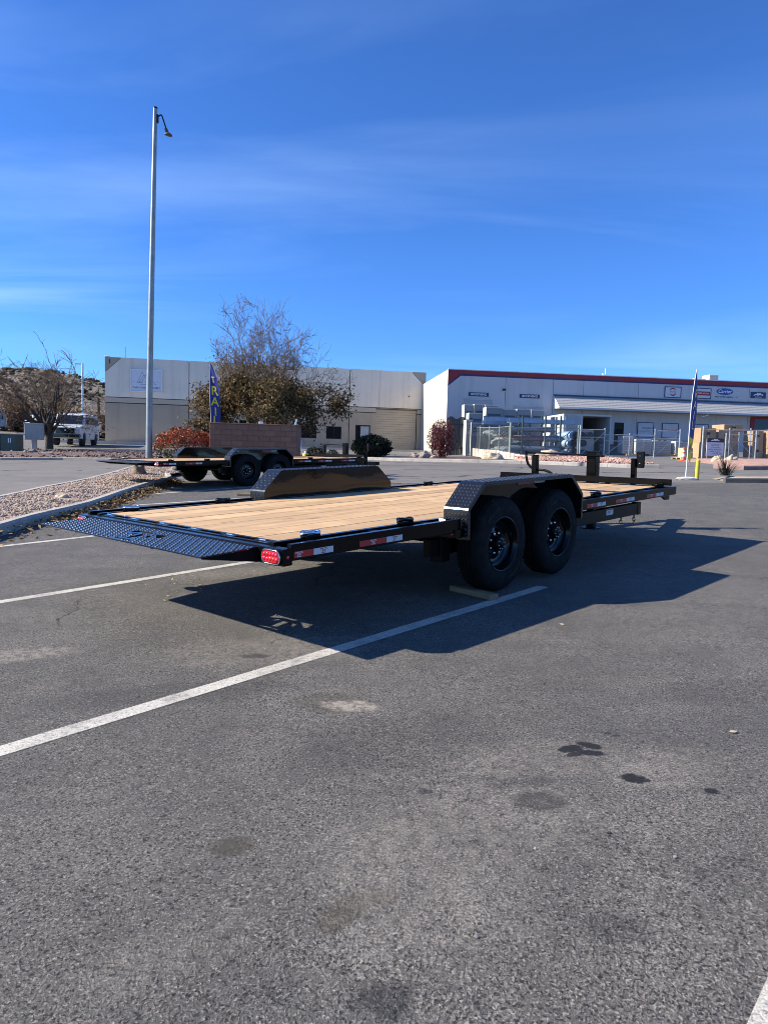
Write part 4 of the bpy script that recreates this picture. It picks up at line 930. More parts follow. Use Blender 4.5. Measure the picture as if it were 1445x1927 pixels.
for x0, x1, lab, name in ((17.14, 18.55, 'poster board with blue and ochre lettering beside the store door', 'a'), (19.42, 20.86, 'poster board with red bold lettering on the lower store wall', 'h'), (22.21, 23.69, 'poster board with brown brush script behind the blue flag', 'm'), (24.52, 25.94, 'poster board half hidden behind the cardboard cartons', 'n')):
    r = b2sign('poster_board', x0, x1, 1.5, 2.72, lab, pale_s, navy); r['group'] = 'poster boards on the store'
    cx = (x0+x1)/2
    if name == 'a': b2text(r, 'mitsubishi', cx+.15, 2.28, .24, blu_i, 1.0); b2text(r, 'Comfort', cx-.1, 2.0, .30, ylw_i, 1.1)
    elif name == 'h': b2text(r, 'Honeywell', cx, 2.14, .33, red_i, .92); b2text(r, 'Honeywell', cx+.006, 2.14, .33, red_i, .92, y=-.0535)
    elif name == 'm': b2text(r, 'Mueller', cx, 2.15, .62, M('brown_ink', (.14, .07, .05), .6, var=0), .62, skew=.35)
    else: MB().box(x0+.3, x1-.35, -.058, -.0505, 1.72, 2.0).build('name_bar', M('dark_name_bar', (.05, .05, .06), .5), r); b2text(r, 'AIREFLOW', cx, 1.86, .17, wht_i, 1.0, y=-.059)

# ------------------------------------------------------------------ lamp post
galv = M('galvanised_steel', (.25, .28, .28), .45, .35, var=.18, vs=3)
lp = empty('street_lamp', GP(-9.05, 26.74), label='tall galvanised lamp pole with one drooping lamp head', cat='street lamp')
MB().tube([(0, 0, -.1), (.02, 0, 3.0), (.22, 0, 13.15)], [.125, .115, .075], 20).build('pole', galv, lp)
MB().lathe([(.0, .02), (.06, .015), (.084, 0), (.084, -.05)], (.22, 0, 13.17), 'z', 16).build('pole_cap', alum_dk, lp)
MB().box(-.22, .22, -.22, .22, -.1, .03, .01).build('base_plate', galv, lp)
MB().box(.285, .335, -.05, .05, 12.62, 12.92, .01).build('arm_bracket', alum_dk, lp)
MB().tube([(.31, 0, 12.84), (.39, 0, 12.90), (.44, 0, 12.91), (.47, 0, 12.87), (.63, 0, 12.40)], .026, 10).build('arm', alum_dk, lp)
lhm = M('lamp_head_bronze', (.10, .085, .07), .5, var=.15)
mb = MB(); mb.tube([(.61, 0, 12.44), (.64, 0, 12.34), (.66, 0, 12.26)], [.05, .065, .075], 14); mb.build('lamp_neck', lhm, lp)
mb = MB(); mb.add([tuple(Matrix.Rotation(R_(12), 3, 'Y') @ Vector((p[0]*.155, p[1]*.12, p[2]*.09 if p[2] > 0 else p[2]*.03))+Vector((.70, 0, 12.20))) for p in ICO[3][0]], ICO[3][1], True); mb.build('lamp_head', lhm, lp)

# ------------------------------------------------------------------ feather flags
flag_blue = M('flag_blue_cloth', (.020, .035, .22), .7, var=.1, vs=4); flag_yel = M('flag_yellow_cloth', (.72, .58, .03), .7, var=.06); flag_pale = M('flag_pale_yellow', (.70, .63, .28), .7, var=.05); flag_wht = M('flag_pole_white', (.62, .62, .60), .4, var=.05); flag_red = M('flag_red_print', (.62, .06, .10), .7, var=.05)
for m_ in (flag_blue, flag_yel):
    pass
def feather(name, base, Hh, z0, w0, lean, az, label, letters, yellow_tail=0.0, curl=.25, seed=1):
    root = empty(name, base, az, label, 'flag', 'feather flags')
    def pole(z): t = z/Hh; return lean*(z)+.32*curl*max(0, t-.55)**2*4, 0.0
    MB().tube([(pole(z)[0], 0, z) for z in np.linspace(-.05, Hh, 14)], [.018-.010*k/13 for k in range(14)], 6).build('flag_pole', flag_wht, root)
    def surf(s_, z):   # s_ 0..1 across from the pole
        t = (z-z0)/(Hh-z0); wd = w0*(math.sin(min(1, (1-t)*2.2)*math.pi/2)**.8)*(1-.35*max(0, .25-t)/.25); x = pole(z)[0]+.012+s_*wd
        return (x, .05*math.sin(z*2.1+seed+s_*1.5)*s_+.10*curl*s_*s_*math.sin(z*1.3+seed), z-.12*s_*(1-t))
    nz_, ns = 36, 6
    for part, a, b, m_ in (('flag_cloth', z0+yellow_tail, Hh-.02, flag_blue), ('flag_tail', z0, z0+yellow_tail, flag_yel)):
        if b-a < .05: continue
        mb = MB(); V = [surf(j/ns, a+(b-a)*i/nz_) for i in range(nz_+1) for j in range(ns+1)]
        F = [(i*(ns+1)+j, i*(ns+1)+j+1, (i+1)*(ns+1)+j+1, (i+1)*(ns+1)+j) for i in range(nz_) for j in range(ns)]; mb.add(V, F, True); mb.build(part, m_, root)
    for ch, z, sz, m_, sx, s0 in letters:
        vs, fs = text_geo(ch, sz, sx)
        if not fs: continue
        # finer text: subdivide long edges is unnecessary at this size
        mb = MB(); V = []
        for a, b, _ in vs:
            p = surf(max(.02, min(.98, s0+a/w0)), z+b); V.append((p[0], p[1]-.012, p[2]))
        mb.add(V, fs); mb.build('flag_letter', m_, root, recalc=False)
        mb = MB(); mb.add([(x, y+.024, z_) for x, y, z_ in V], [f[::-1] for f in fs]); mb.build('flag_letter', m_, root, recalc=False)
    return root
feather('feather_flag', GP(-7.15, 29.0), 4.12, 1.25, .40, -.058, 0.0, 'blue feather flag with yellow stacked letters above the block wall',
    [('T', 3.42, .34, flag_pale, 1.0, .45), ('R', 2.98, .50, flag_yel, .95, .48), ('A', 2.55, .50, flag_yel, .95, .48), ('I', 2.15, .46, flag_yel, 1.0, .5), ('L', 1.80, .46, flag_yel, .95, .5), ('E', 1.45, .40, flag_yel, 1.0, .5)], seed=2)
feather('feather_flag', GP(8.20, 19.05), 3.0, .58, .32, .030, R_(40), 'narrow folded blue and yellow feather flag beside the yellow bollard',
    [('R', 2.35, .30, flag_pale, .9, .5), ('A', 2.05, .30, flag_pale, .9, .5), ('I', 1.78, .30, flag_pale, .9, .5), ('L', 1.52, .30, flag_pale, .9, .5), ('S', .86, .22, flag_red, .8, .3), ('A', .93, .22, flag_red, .8, .52), ('L', .98, .22, flag_red, .8, .75)], yellow_tail=.62, curl=.55, seed=5)
ft = MB().blob((0, 0, .03), .30, 4, 2, .2, (1.1, .6, .22)).build('flag_footing', M('pale_concrete_lump', (.55, .51, .44), .9, var=.15)); ft.location = GP(8.22, 19.0); tag(ft, 'pale concrete lump at the foot of the folded flag', 'concrete')
bo = empty('bollard', GP(8.50, 19.06), label='short yellow steel bollard beside the folded flag', cat='bollard')
ylp = M('bollard_yellow', (.62, .46, .03), .5, var=.15, vs=8)
MB().tube([(0, 0, -.1), (.01, 0, .52)], .062, 18).build('post', ylp, bo); MB().lathe([(.0, .045), (.035, .038), (.058, .015), (.062, 0)], (.01, 0, .52), 'z', 18).build('domed_cap', ylp, bo)

# ------------------------------------------------------------------ block wall enclosure
cmu = M('brown_block', (.235, .118, .076), .92, var=.12, vs=7, bump=.008, bs=50, rand=.12); mortar = M('block_mortar', (.19, .11, .085), .95, var=.15, vs=9)
bw = empty('block_wall', (-6.52, 25.9, G(-6.5, 26)+.0), R_(6.5), 'brown concrete block enclosure wall behind the far trailer', 'wall')
MB().box(.012, 3.33, .012, .188, -.2, 1.585).build('mortar_core', mortar, bw)
blk_me = MB().box(0, .392, 0, .2, 0, .19, .006).mesh('block'); blk_me.materials.append(cmu); hb_me = MB().box(0, .192, 0, .2, 0, .19, .006).mesh('block'); hb_me.materials.append(cmu)
for r_ in range(8):
    x = 0.0; z = -.0+r_*.20
    off = .2 if r_ % 2 else 0
    if off: o = link('block', hb_me, None, bw); o.location = (0, 0, z); x = .2
    while x < 3.19:
        wide = 3.34-x > .35
        o = link('block', blk_me if wide else hb_me, None, bw); o.location = (x, 0, z); x += .4 if wide else .2
MB().box(-.015, 3.36, -.015, .215, 1.596, 1.635, .008).build('cap_course', cmu, bw)
# side return going back
sidew = MB(); sidew.box(.013, .187, .2005, 2.6, -.2, 1.585); sidew.build('return_wall', cmu, bw); sidew = MB(); sidew.box(3.15, 3.33, .2005, 2.6, -.2, 1.585); sidew.build('return_wall', cmu, bw)
lm = MB(); lm.box(-.03, .03, -.015, .015, 0, .22, .006); o = lm.build('paint_stick', white_p); o.location = (-6.52+3.12*.9936, 25.9+3.12*.113, G(-6.5, 26)+1.635); o.rotation_euler = (0, R_(18), 0); tag(o, 'slanted white stake on top of the block wall end', 'stake')
o = MB().box(-.08, .08, -.04, .04, 0, .085, .008).build('white_cap_block', white_p); o.location = (-6.52+1.85*.9936, 25.98+1.85*.113, G(-6.5, 26)+1.636); tag(o, 'small white block standing on the middle of the block wall', 'block')

# ------------------------------------------------------------------ stump and rocks
mat_stump = M('stump_wood', (.17, .115, .075), .9, var=.45, vs=14, bump=.02, bs=22); cut = M('stump_cut', (.10, .075, .055), .9, var=.3, vs=20)
stp = empty('tree_stump', GP(-6.62, 18.75, .10), label='weathered tree stump with flared roots on the gravel island', cat='stump')
mb = MB(); V = []; n = 28
for z, r in ((-.10, .40), (.0, .30), (.08, .185), (.16, .15), (.24, .145), (.29, .142)):
    for k in range(n):
        t = 2*math.pi*k/n; fl = 1+(.42*max(0, math.sin(3*t+.6))**2+.25*max(0, math.sin(5*t))**3)*max(0, (.16-z)/.26)+.07*math.sin(9*t+z*20); V.append((r*fl*math.cos(t), r*fl*math.sin(t), z+(.05*math.sin(t*2+1) if z > .28 else 0)))
F = [(i*n+k, i*n+(k+1) % n, (i+1)*n+(k+1) % n, (i+1)*n+k) for i in range(5) for k in range(n)]
mb.add(V, F, True); mb.build('trunk', mat_stump, stp); mb = MB(); mb.add([V[5*n+k] for k in range(n)]+[(0, 0, .26)], [(k, (k+1) % n, n) for k in range(n)]); mb.build('cut_face', cut, stp)
rock_tan = M('tan_rock', (.46, .37, .26), .9, var=.22, vs=5, bump=.03, bs=9); rock_gry = M('grey_rock', (.24, .205, .18), .92, var=.25, vs=5, bump=.03, bs=9); rock_red = M('reddish_rock', (.38, .25, .18), .92, var=.22, vs=5, bump=.03, bs=9)
def rock(c, r, sq, seed, mat, label, dz=0.0, grp='landscape rocks'):
    o = MB().blob((0, 0, 0), r, seed, 4, .35, sq, True).build('rock', mat); o.location = (c[0], c[1], G(c[0], c[1])+r*sq[2]*.45+dz); return tag(o, label, 'rock', grp)
rock((-5.56, 12.0), .115, (1.15, .8, .62), 3, rock_tan, 'pale tan rock lying on the gravel island near the kerb', .10)
rock((-6.0, 20.9), .30, (1.5, .8, .55), 31, rock_gry, 'flat grey rock under the tail of the far trailer', .06)
rock((5.05, 32.9), .40, (1.25, .8, .66), 8, rock_tan, 'big tan boulder in front of the low stone wall')
rock((14.26, 30.0), .26, (.95, .9, .9), 11, rock_tan, 'rounded tan boulder left of the pair below the white sign')
rock((14.62, 29.6), .28, (1.0, .9, .85), 15, rock_tan, 'rounded tan boulder right of the pair below the white sign')
rock((1.55, 35.5), .36, (1.0, .8, .62), 17, rock_gry, 'dark grey boulder left of the red shrub')
rock((1.98, 35.0), .34, (.9, .7, .85), 21, rock_gry, 'tilted grey boulder touching the red shrub')
rock((2.40, 34.6), .22, (.9, .7, .75), 24, rock_red, 'small pinkish rock at the foot of the red shrub')
rock((-17.4, 36.0), .28, (1.3, .8, .4), 27, rock_gry, 'flat grey rock by the white van in the planting strip')
rock((-18.9, 37.2), .30, (1.0, .8, .6), 29, rock_gry, 'grey rock beside the green utility box')
rock((8.15, 34.9), .55, (1.2, .8, .62), 35, rock_tan, 'pale flat boulder on the gravel mound behind the trailer jack')

# ------------------------------------------------------------------ trees and shrubs
bark = M('grey_brown_bark', (.135, .092, .058), .95, var=.3, vs=12); bark_dk = M('dark_bark', (.050, .040, .034), .95, var=.3, vs=12)
def tree_mesh(Hh, spread, seed, levels=5, first=.22, droop=0.0, twig=.007, up=.35, nmain=6, r0=.13, lead=1.2, nbr=(4, 5), nup=2):
    r = random.Random(seed); limbs = MB(); twigs = MB(); tips = []
    def grow(p, d, L, rad, lv):
        nseg = 3 if lv > 1 else 4; pts = [p.copy()]; rs = [rad]; q = p.copy(); dd = d.copy()
        for i in range(nseg):
            j = .16+.05*lv; dd = (dd+Vector((r.gauss(0, j), r.gauss(0, j), r.gauss(0, j*.7)+up*.10-droop*lv*.03))).normalized(); q = q+dd*(L/nseg); pts.append(q.copy()); rs.append(max(twig*.6, rad*(1-.62*(i+1)/nseg)))
        (limbs if lv <= 2 else twigs).tube(pts, rs, 6 if lv <= 1 else (4 if lv == 2 else 3), cap=False)
        if lv >= levels: tips.append((pts[-1], dd)); tips.append((pts[len(pts)//2], dd)); return
        nb = r.randint(*nbr)
        for k in range(nb):
            t = r.uniform(.35, 1.0) if k else 1.0; i = min(nseg-1, int(t*nseg)); pp = pts[i].lerp(pts[i+1], t*nseg-i if t < 1 else 1.0)
            ax = dd.orthogonal().normalized(); ax.rotate(Matrix.Rotation(r.uniform(0, 6.28), 3, dd)); nd = dd.copy(); nd.rotate(Matrix.Rotation(r.uniform(.35, .85), 3, ax)); nd = (nd+Vector((0, 0, up*.35))).normalized()
            grow(pp, nd, L*r.uniform(.55, .78), max(twig, rs[i+1]*r.uniform(.55, .8)), lv+1)
    trunk = [Vector((0, 0, -.2)), Vector((.03, .02, Hh*first*.5)), Vector((.0, .05, Hh*first))]
    limbs.tube(trunk, [r0*1.25, r0, r0*.9], 8, cap=False)
    for k in range(nmain):
        a = 2*math.pi*k/nmain+r.uniform(-.4, .4); tilt = r.uniform(.55, 1.3) if k >= nup else .10+.42*k/max(1, nup-1)+r.uniform(-.05, .05)
        if k < nup: a = k*2.4+.7
        d = Vector((math.sin(tilt)*math.cos(a)*spread, math.sin(tilt)*math.sin(a)*spread, math.cos(tilt))).normalized()
        grow(Vector((0, .03, Hh*first*r.uniform(.7, 1.0))), d, Hh*r.uniform(.30, .40)*(lead if k < nup else 1), r0*r.uniform(.5, .72), 1)
    return limbs, twigs, tips
def fit_height(limbs, twigs, tips, Hh, W_):
    zs = [v[2] for v in twigs.v]; xs = [v[0] for v in twigs.v]; sz = Hh/float(np.percentile(zs, 99.3)); xa, xb = np.percentile(xs, [.7, 99.3]); sx = W_/float(xb-xa); cx = float(xa+xb)/2
    f = lambda p: ((p[0]-cx*min(1, max(0, p[2]/Hh*2)))*sx if p[2] > .3 else p[0], p[1]*sx, p[2]*sz)
    limbs.v = [f(p) for p in limbs.v]; twigs.v = [f(p) for p in twigs.v]; return [(Vector(f(p)), d) for p, d in tips]
def put_tree(name, base, Hh, W_, seed, label, leafspec=(), **kw):
    l, t, tips = tree_mesh(Hh, 1.0, seed, **kw); tips = fit_height(l, t, tips, Hh, W_)
    root = empty(name, base, label=label, cat='tree'); tr = l.build('trunk', bark_dk, root, recalc=False); cr = t.build('crown', bark, root, recalc=False)
    r = random.Random(seed+5)
    for lname, mat, cnt, cond, size, sprd in leafspec:
        sel = [p for p, d in tips if cond(p)]
        if not sel: continue
        leaf_quads(lname, lambda rr: tuple(sel[rr.randrange(len(sel))]+Vector((rr.gauss(0, sprd), rr.gauss(0, sprd), rr.gauss(0, sprd*.8)))), cnt, size*.6, size, mat, seed+len(lname), cr, flat=1.0)
    return root
olive = island_mat('olive_autumn_leaves', [(0, (.045, .036, .016)), (.35, (.085, .064, .026)), (.65, (.14, .092, .040)), (.85, (.20, .118, .055)), (1, (.25, .19, .07))], .75, .22)
rusty = island_mat('rusty_autumn_leaves', [(0, (.06, .035, .016)), (.5, (.15, .08, .03)), (.8, (.24, .13, .04)), (1, (.32, .20, .05))], .75, .22)
put_tree('ash_tree', GP(-6.60, 40.0), 8.2, 7.8, 23, 'big half-bare ash tree with olive brown lower leaves', leafspec=(
    ('lower_foliage', olive, 28000, lambda p: .7 < p.z < 3.9+.9*mnoise.noise(p*.8)-.22*max(0, p.x-1.5) and mnoise.noise(p*1.1+Vector((3, 0, 0))) > -.10, .12, .26), ('upper_foliage', rusty, 900, lambda p: 3.6 < p.z < 5.4 and p.x < 0, .085, .25)), levels=5, first=.20, nmain=15, r0=.18, up=.30, twig=.0125, lead=1.22, nbr=(3, 5), nup=6)
put_tree('bare_tree', GP(-21.0, 43.6), 5.9, 6.8, 47, 'bare spreading tree above the mailboxes and white van', leafspec=(('clinging_leaves', rusty, 1500, lambda p: p.z < 2.6, .075, .28),), levels=4, first=.14, nmain=12, r0=.20, up=.42, twig=.015, nbr=(3, 5), lead=.95, nup=5)
put_tree('bare_tree', GP(-30.5, 62.0), 5.6, 7.5, 52, 'low leafless tree far behind the white van', leafspec=(('clinging_leaves', olive, 900, lambda p: p.z < 2.5, .10, .3),), levels=4, first=.12, nmain=8, r0=.11, up=.2, twig=.012)
put_tree('bare_tree', GP(-40.5, 66.0), 6.6, 8.0, 63, 'leafless tree with rusty leaves above the dark parked car', leafspec=(('clinging_leaves', rusty, 1800, lambda p: p.z < 3.5, .11, .4),), levels=4, first=.12, nmain=8, r0=.11, up=.25, twig=.012)
put_tree('bare_tree', GP(-25.0, 66.0), 4.4, 6.5, 74, 'small leafless tree just left of the warehouse corner', leafspec=(('clinging_leaves', olive, 800, lambda p: p.z < 2.2, .10, .3),), levels=4, first=.12, nmain=7, r0=.09, up=.2, twig=.012)
def shrub(name, base, W_, D_, Hh, mats, counts, label, size=.06, seed=1, hollow=.55):
    root = empty(name, base, label=label, cat='shrub'); r = random.Random(seed); mb = MB()
    for k in range(26):
        a = r.uniform(0, 6.28); q = Vector((math.cos(a)*W_*.42*r.random(), math.sin(a)*D_*.42*r.random(), Hh*r.uniform(.5, .9))); mb.tube([(r.gauss(0, .08), r.gauss(0, .08), -.05), tuple(q*.5+Vector((0, 0, .05))), tuple(q)], [.02, .014, .006], 4, cap=False)
    mb.build('stem', bark_dk, root, recalc=False)
    def pt(rr, top):
        while True:
            u = Vector((rr.gauss(0, 1), rr.gauss(0, 1), rr.gauss(0, 1))).normalized(); k = rr.uniform(hollow, 1.0)**.5*(1+.16*mnoise.noise(u*2.6+Vector((seed, 0, 0)))+.10*mnoise.noise(u*6))
            z = Hh*.52+u.z*k*Hh*.52
            if z > .02 and (not top or u.z > rr.uniform(-.35, .35)): return (u.x*k*W_/2, u.y*k*D_/2, z)
    for i, (m_, c_) in enumerate(zip(mats, counts)): leaf_quads('foliage', lambda rr, i=i: pt(rr, i == 1), c_, size*.55, size, m_, seed*7+i, root, flat=1.0)
    return root
ph_dark = island_mat('photinia_green', [(0, (.016, .022, .009)), (.6, (.055, .065, .020)), (1, (.20, .19, .08))], .45, .15, .5); ph_red = island_mat('photinia_red', [(0, (.28, .025, .016)), (.5, (.50, .075, .035)), (.85, (.56, .17, .05)), (1, (.45, .33, .12))], .5, .2, .5)
shrub('photinia_shrub', GP(-7.72, 26.9, .05), 2.35, 1.7, 1.35, (ph_dark, ph_red), (3800, 4600), 'rounded red-topped photinia bush beside the lamp pole', .052, 3)
ev_dark = island_mat('dark_evergreen', [(0, (.006, .009, .005)), (.7, (.016, .022, .010)), (1, (.040, .048, .020))], .7, .08)
shrub('evergreen_shrub', GP(-.72, 36.0), 2.05, 1.7, 1.18, (ev_dark,), (7000,), 'dark rounded evergreen bush in front of the roll-up door', .075, 5)
shrub('evergreen_shrub', GP(-3.05, 30.4), .95, .8, .62, (ev_dark,), (1800,), 'low dark bush at the end of the block wall', .055, 6)
shrub('evergreen_shrub', GP(-2.35, 31.0), .55, .5, .52, (ev_dark,), (700,), 'small dark twiggy bush right of the block wall', .05, 9)
rd_tw = island_mat('red_barberry', [(0, (.05, .010, .012)), (.6, (.13, .025, .028)), (1, (.22, .07, .06))], .7, .15)
shrub('barberry_shrub', GP(2.85, 35.8), 1.55, 1.3, 2.0, (rd_tw,), (3000,), 'tall maroon barberry bush between the two buildings', .06, 11, .2)
mb = MB(); r = random.Random(4)
for k in range(70):
    a = r.uniform(0, 6.28); t = r.uniform(.05, .85); q = Vector((math.cos(a)*.75*t, math.sin(a)*.6*t, r.uniform(.8, 2.05))); mb.tube([(0, 0, 0), tuple(q*.55+Vector((r.gauss(0, .05), 0, .1))), tuple(q)], [.014, .010, .005], 3, cap=False)
o = mb.build('stem', M('maroon_twig', (.10, .03, .03), .9, var=.2), bpy.data.objects['barberry_shrub'], recalc=False)
# red yucca / desert grass by the kerb
yuc = empty('yucca_plant', GP(9.42, 19.35, .10), label='spiky dark yucca clump behind the right-hand kerb', cat='plant')
mb = MB(); r = random.Random(8)
for k in range(150):
    a = r.uniform(0, 6.28); el = r.uniform(.25, 1.35); L = r.uniform(.38, .62); d = Vector((math.cos(a)*math.cos(el), math.sin(a)*math.cos(el), math.sin(el))); b = Vector((r.gauss(0, .04), r.gauss(0, .04), 0)); sdv = Vector((-math.sin(a), math.cos(a), 0))*.008
    m1 = b+d*L*.5+Vector((0, 0, .02)); t_ = b+d*L+Vector((0, 0, -.05*math.cos(el))); mb.add([b-sdv, b+sdv, m1+sdv*.8, m1-sdv*.8, t_], [(0, 1, 2, 3), (3, 2, 4)])
mb.build('leaves', M('yucca_leaf', (.040, .045, .032), .6, var=.35, vs=3), yuc, recalc=False)
for k in range(5):
    a = r.uniform(2.6, 4.2); d = Vector((math.cos(a)*.35, math.sin(a)*.3, .9)); mb = MB(); mb.tube([(0, 0, .1), tuple(d*.4), tuple(d*.72+Vector((-.08, 0, 0)))], [.008, .006, .004], 4); mb.build('flower_stalk', M('dry_stalk', (.24, .16, .09), .9), yuc)
# palm far left
pm = empty('palm_tree', GP(-30.4, 74.0), label='fan palm with green crown left of the warehouse', cat='palm')
MB().tube([(0, 0, -.3), (.05, 0, 2.2), (0, 0, 4.2)], [.20, .17, .15], 10).build('trunk', bark, pm); mb = MB(); r = random.Random(14)
for k in range(34):
    a = r.uniform(0, 6.28); el = r.uniform(-.7, 1.3); L = r.uniform(.9, 1.3); c = Vector((math.cos(a)*math.cos(el), math.sin(a)*math.cos(el), math.sin(el))); sdv = Vector((-math.sin(a), math.cos(a), 0))
    for j in range(-4, 5): e = c*L*(1-.05*abs(j))+sdv*j*.11+Vector((0, 0, -.15*abs(j)/4)); b = c*L*.45; mb.add([Vector((0, 0, 4.2))+b*.9-sdv*.01, Vector((0, 0, 4.2))+b+sdv*.03, Vector((0, 0, 4.2))+e], [(0, 1, 2)])
mb.build('crown', M('palm_green', (.06, .085, .035), .6, var=.3, vs=2), pm, recalc=False)

# ------------------------------------------------------------------ street kerbs, planting strips, low wall, mound
kerb_run('street_kerb', [(-2.2, 34.3), (-.64, 33.3), (.84, 31.9), (3.4, 30.1), (5.98, 28.65), (7.6, 27.0), (9.0, 25.5), (9.9, 25.3)], side=1, h=.14, mat=M('street_kerb_grey', (.30, .28, .255), .88, var=.2, vs=3), seg=2.0)
kerb_run('street_kerb', [(11.9, 25.4), (12.31, 24.2), (13.44, 24.55), (20, 24.9), (34, 25.4)], side=1, h=.15, mat=M('kerb_red_paint', (.24, .15, .13), .8, var=.25, vs=3), seg=2.4)
kerb_run('lot_kerb', [(8.75, 17.95), (9.7, 17.85), (14, 17.75), (24, 17.6)], side=1, h=.12, width=.2, mat=M('dark_kerb', (.07, .068, .066), .85, var=.2, vs=4), seg=2.1)
kerb_run('street_kerb', [(-44, 32.6), (-17.2, 31.2), (-14.5, 31.45), (-11.1, 30.7), (-9.8, 29.2), (-9.3, 27.4)], side=1, h=.13, mat=MATS['street_kerb_grey'], seg=2.6)
def patch(name, poly_a, poly_b, mat, dz, n=24, m=6, rough=.05):
    vs, fs, a, b = strip_between(poly_a, poly_b, n, m, dz, rough)
    vs = [(x, y, G(x, y)-.06) if (k % (m+1) in (0, m) or k//(m+1) in (0, n-1)) else (x, y, z) for k, (x, y, z) in enumerate(vs)]
    mb = MB(); mb.add(vs, fs, True); return tag(mb.build(name, mat), kind='structure'), a, b
mulch = M('dark_mulch', (.12, .075, .06), .95, var=.45, vs=5, bump=.04, bs=12); pinkg = M('pink_gravel', (.42, .25, .19), .95, var=.25, vs=4, bump=.03, bs=30); dirt = M('tan_dirt', (.40, .31, .22), .95, var=.2, vs=2, bump=.02, bs=18)
strip_l, sa, sb = patch('planting_strip', [(-44, 32.8), (-17.2, 31.35), (-14.5, 31.6), (-11.1, 30.85), (-9.6, 29.3)], [(-44, 43.5), (-17.2, 40.4), (-14.5, 39.8), (-11.1, 36.5), (-8.6, 33.0)], mulch, .06)
strip_p, pa, pb = patch('planting_strip', [(-10.0, 28.9), (-9.2, 27.3), (-8.9, 24.4), (-6.6, 24.1)], [(-6.6, 32.0), (-4, 31.2), (-2.9, 30.0), (-2.6, 26.8)], mulch, .05, 20, 8)
strip_m, ma, mb2 = patch('planting_strip', [(-2.2, 34.45), (-.64, 33.45), (.84, 32.05), (3.4, 30.25), (5.98, 28.8)], [(-1.8, 37.8), (.2, 37.9), (1.8, 37.4), (4.4, 36.6), (6.2, 35.2)], mulch, .05, 20, 6)
strip_r, ra, rb = patch('gravel_mound', [(6.05, 28.85), (7.7, 27.2), (9.05, 25.75), (9.9, 25.5)], [(6.6, 37.6), (9.0, 37.6), (10.8, 37.0), (11.0, 35.0)], pinkg, .12, 20, 8, .08)
strip_q, qa, qb = patch('gravel_mound', [(12.4, 24.45), (13.5, 24.8), (20, 25.15), (34, 25.65)], [(14.6, 37.0), (17.4, 37.5), (23, 37.5), (36, 37.5)], pinkg, .10, 20, 8, .04)
strip_y, _, _ = patch('kerb_bed', [(8.75, 18.16), (9.7, 18.06), (14, 17.96), (24, 17.81)], [(8.8, 19.9), (10, 20.0), (14, 19.9), (24, 19.6)], dirt, .05, 20, 4, .02)
def q_strip(A, B, dz):
    def f(r):
        i = r.uniform(0, len(A)-1.001); k = int(i); p = A[k].lerp(A[k+1], i-k).lerp(B[k].lerp(B[k+1], i-k), r.random()); return p.x, p.y, G(p.x, p.y)+dz
    return f
scatter_stones('mulch_chips', q_strip(sa, sb, .10), 1500, .03, .09, island_mat('mulch_chips', [(0, (.07, .04, .035)), (.6, (.16, .10, .08)), (1, (.34, .25, .19))], .95), 31, 'dark red mulch under the bare tree and mailboxes')
scatter_stones('mound_gravel', q_strip(ra, rb, .16), 1500, .02, .06, island_mat('pink_gravel_stones', [(0, (.30, .17, .13)), (.6, (.45, .28, .22)), (1, (.58, .42, .34))], .95), 33, 'pink gravel on the mound before the pipe rack')
# low stone retaining wall under the left fence
rwm = M('pale_stone_block', (.52, .45, .36), .9, var=.15, vs=3, bump=.02, bs=14, rand=.14)
rw = empty('retaining_wall', (0, 0, 0), label='low pale stone wall below the wire fence on the left', cat='wall')
WP = [(4.85, 45.4), (5.66, 42.6), (6.02, 41.1), (6.40, 39.5), (6.75, 36.5), (7.3, 33.0)]
for k in range(22):
    t0, t1 = k/22, (k+1)/22-.004; f = lambda t: (float(np.interp(t, np.linspace(0, 1, 6), [p[0] for p in WP])), float(np.interp(t, np.linspace(0, 1, 6), [p[1] for p in WP])))
    (xa, ya), (xb, yb) = f(t0), f(t1); za, zb = G(xa, ya), G(xb, yb); h = .46-.30*max(0, (t0-.55)/.45); n = Vector((yb-ya, xa-xb)).normalized()*.14
    mb = MB(); mb.add([(xa-n.x, ya-n.y, za-.3), (xb-n.x, yb-n.y, zb-.3), (xb+n.x, yb+n.y, zb-.3), (xa+n.x, ya+n.y, za-.3), (xa-n.x, ya-n.y, za+h), (xb-n.x, yb-n.y, zb+h), (xb+n.x, yb+n.y, zb+h), (xa+n.x, ya+n.y, za+h)], [(0, 1, 2, 3), (4, 7, 6, 5), (0, 4, 5, 1), (1, 5, 6, 2), (2, 6, 7, 3), (3, 7, 4, 0)]); mb.build('stone', rwm, rw)

# ------------------------------------------------------------------ yard fence and gates
fpm = M('fence_galvanised', (.44, .46, .45), .4, .5, var=.15, vs=6); fgr = M('fence_green_grey', (.20, .245, .215), .5, .2, var=.15, vs=6)
s = NT('chain_link'); tr_ = s.n('BsdfTransparent'); ms = s.n('MixShader'); 
PX = s.mapv(rot=(0, R_(45), 0), scale=(18, 18, 18)); sp_ = s.n('SeparateXYZ'); s.l(PX, sp_.inputs[0])
lx = s.math('LESS_THAN', s.math('FRACT', sp_.outputs[0]), .045); lz = s.math('LESS_THAN', s.math('FRACT', sp_.outputs[2]), .045)
s.l(s.math('MAXIMUM', lx, lz), ms.inputs[0]); s.l(tr_.outputs[0], ms.inputs[1]); s.l(s.b.outputs[0], ms.inputs[2]); s.l(ms.outputs[0], s.out.inputs[0]); s.col((.42, .44, .43)); s.rough(.5); s.b.inputs['Metallic'].default_value = .4
linkm = s.m
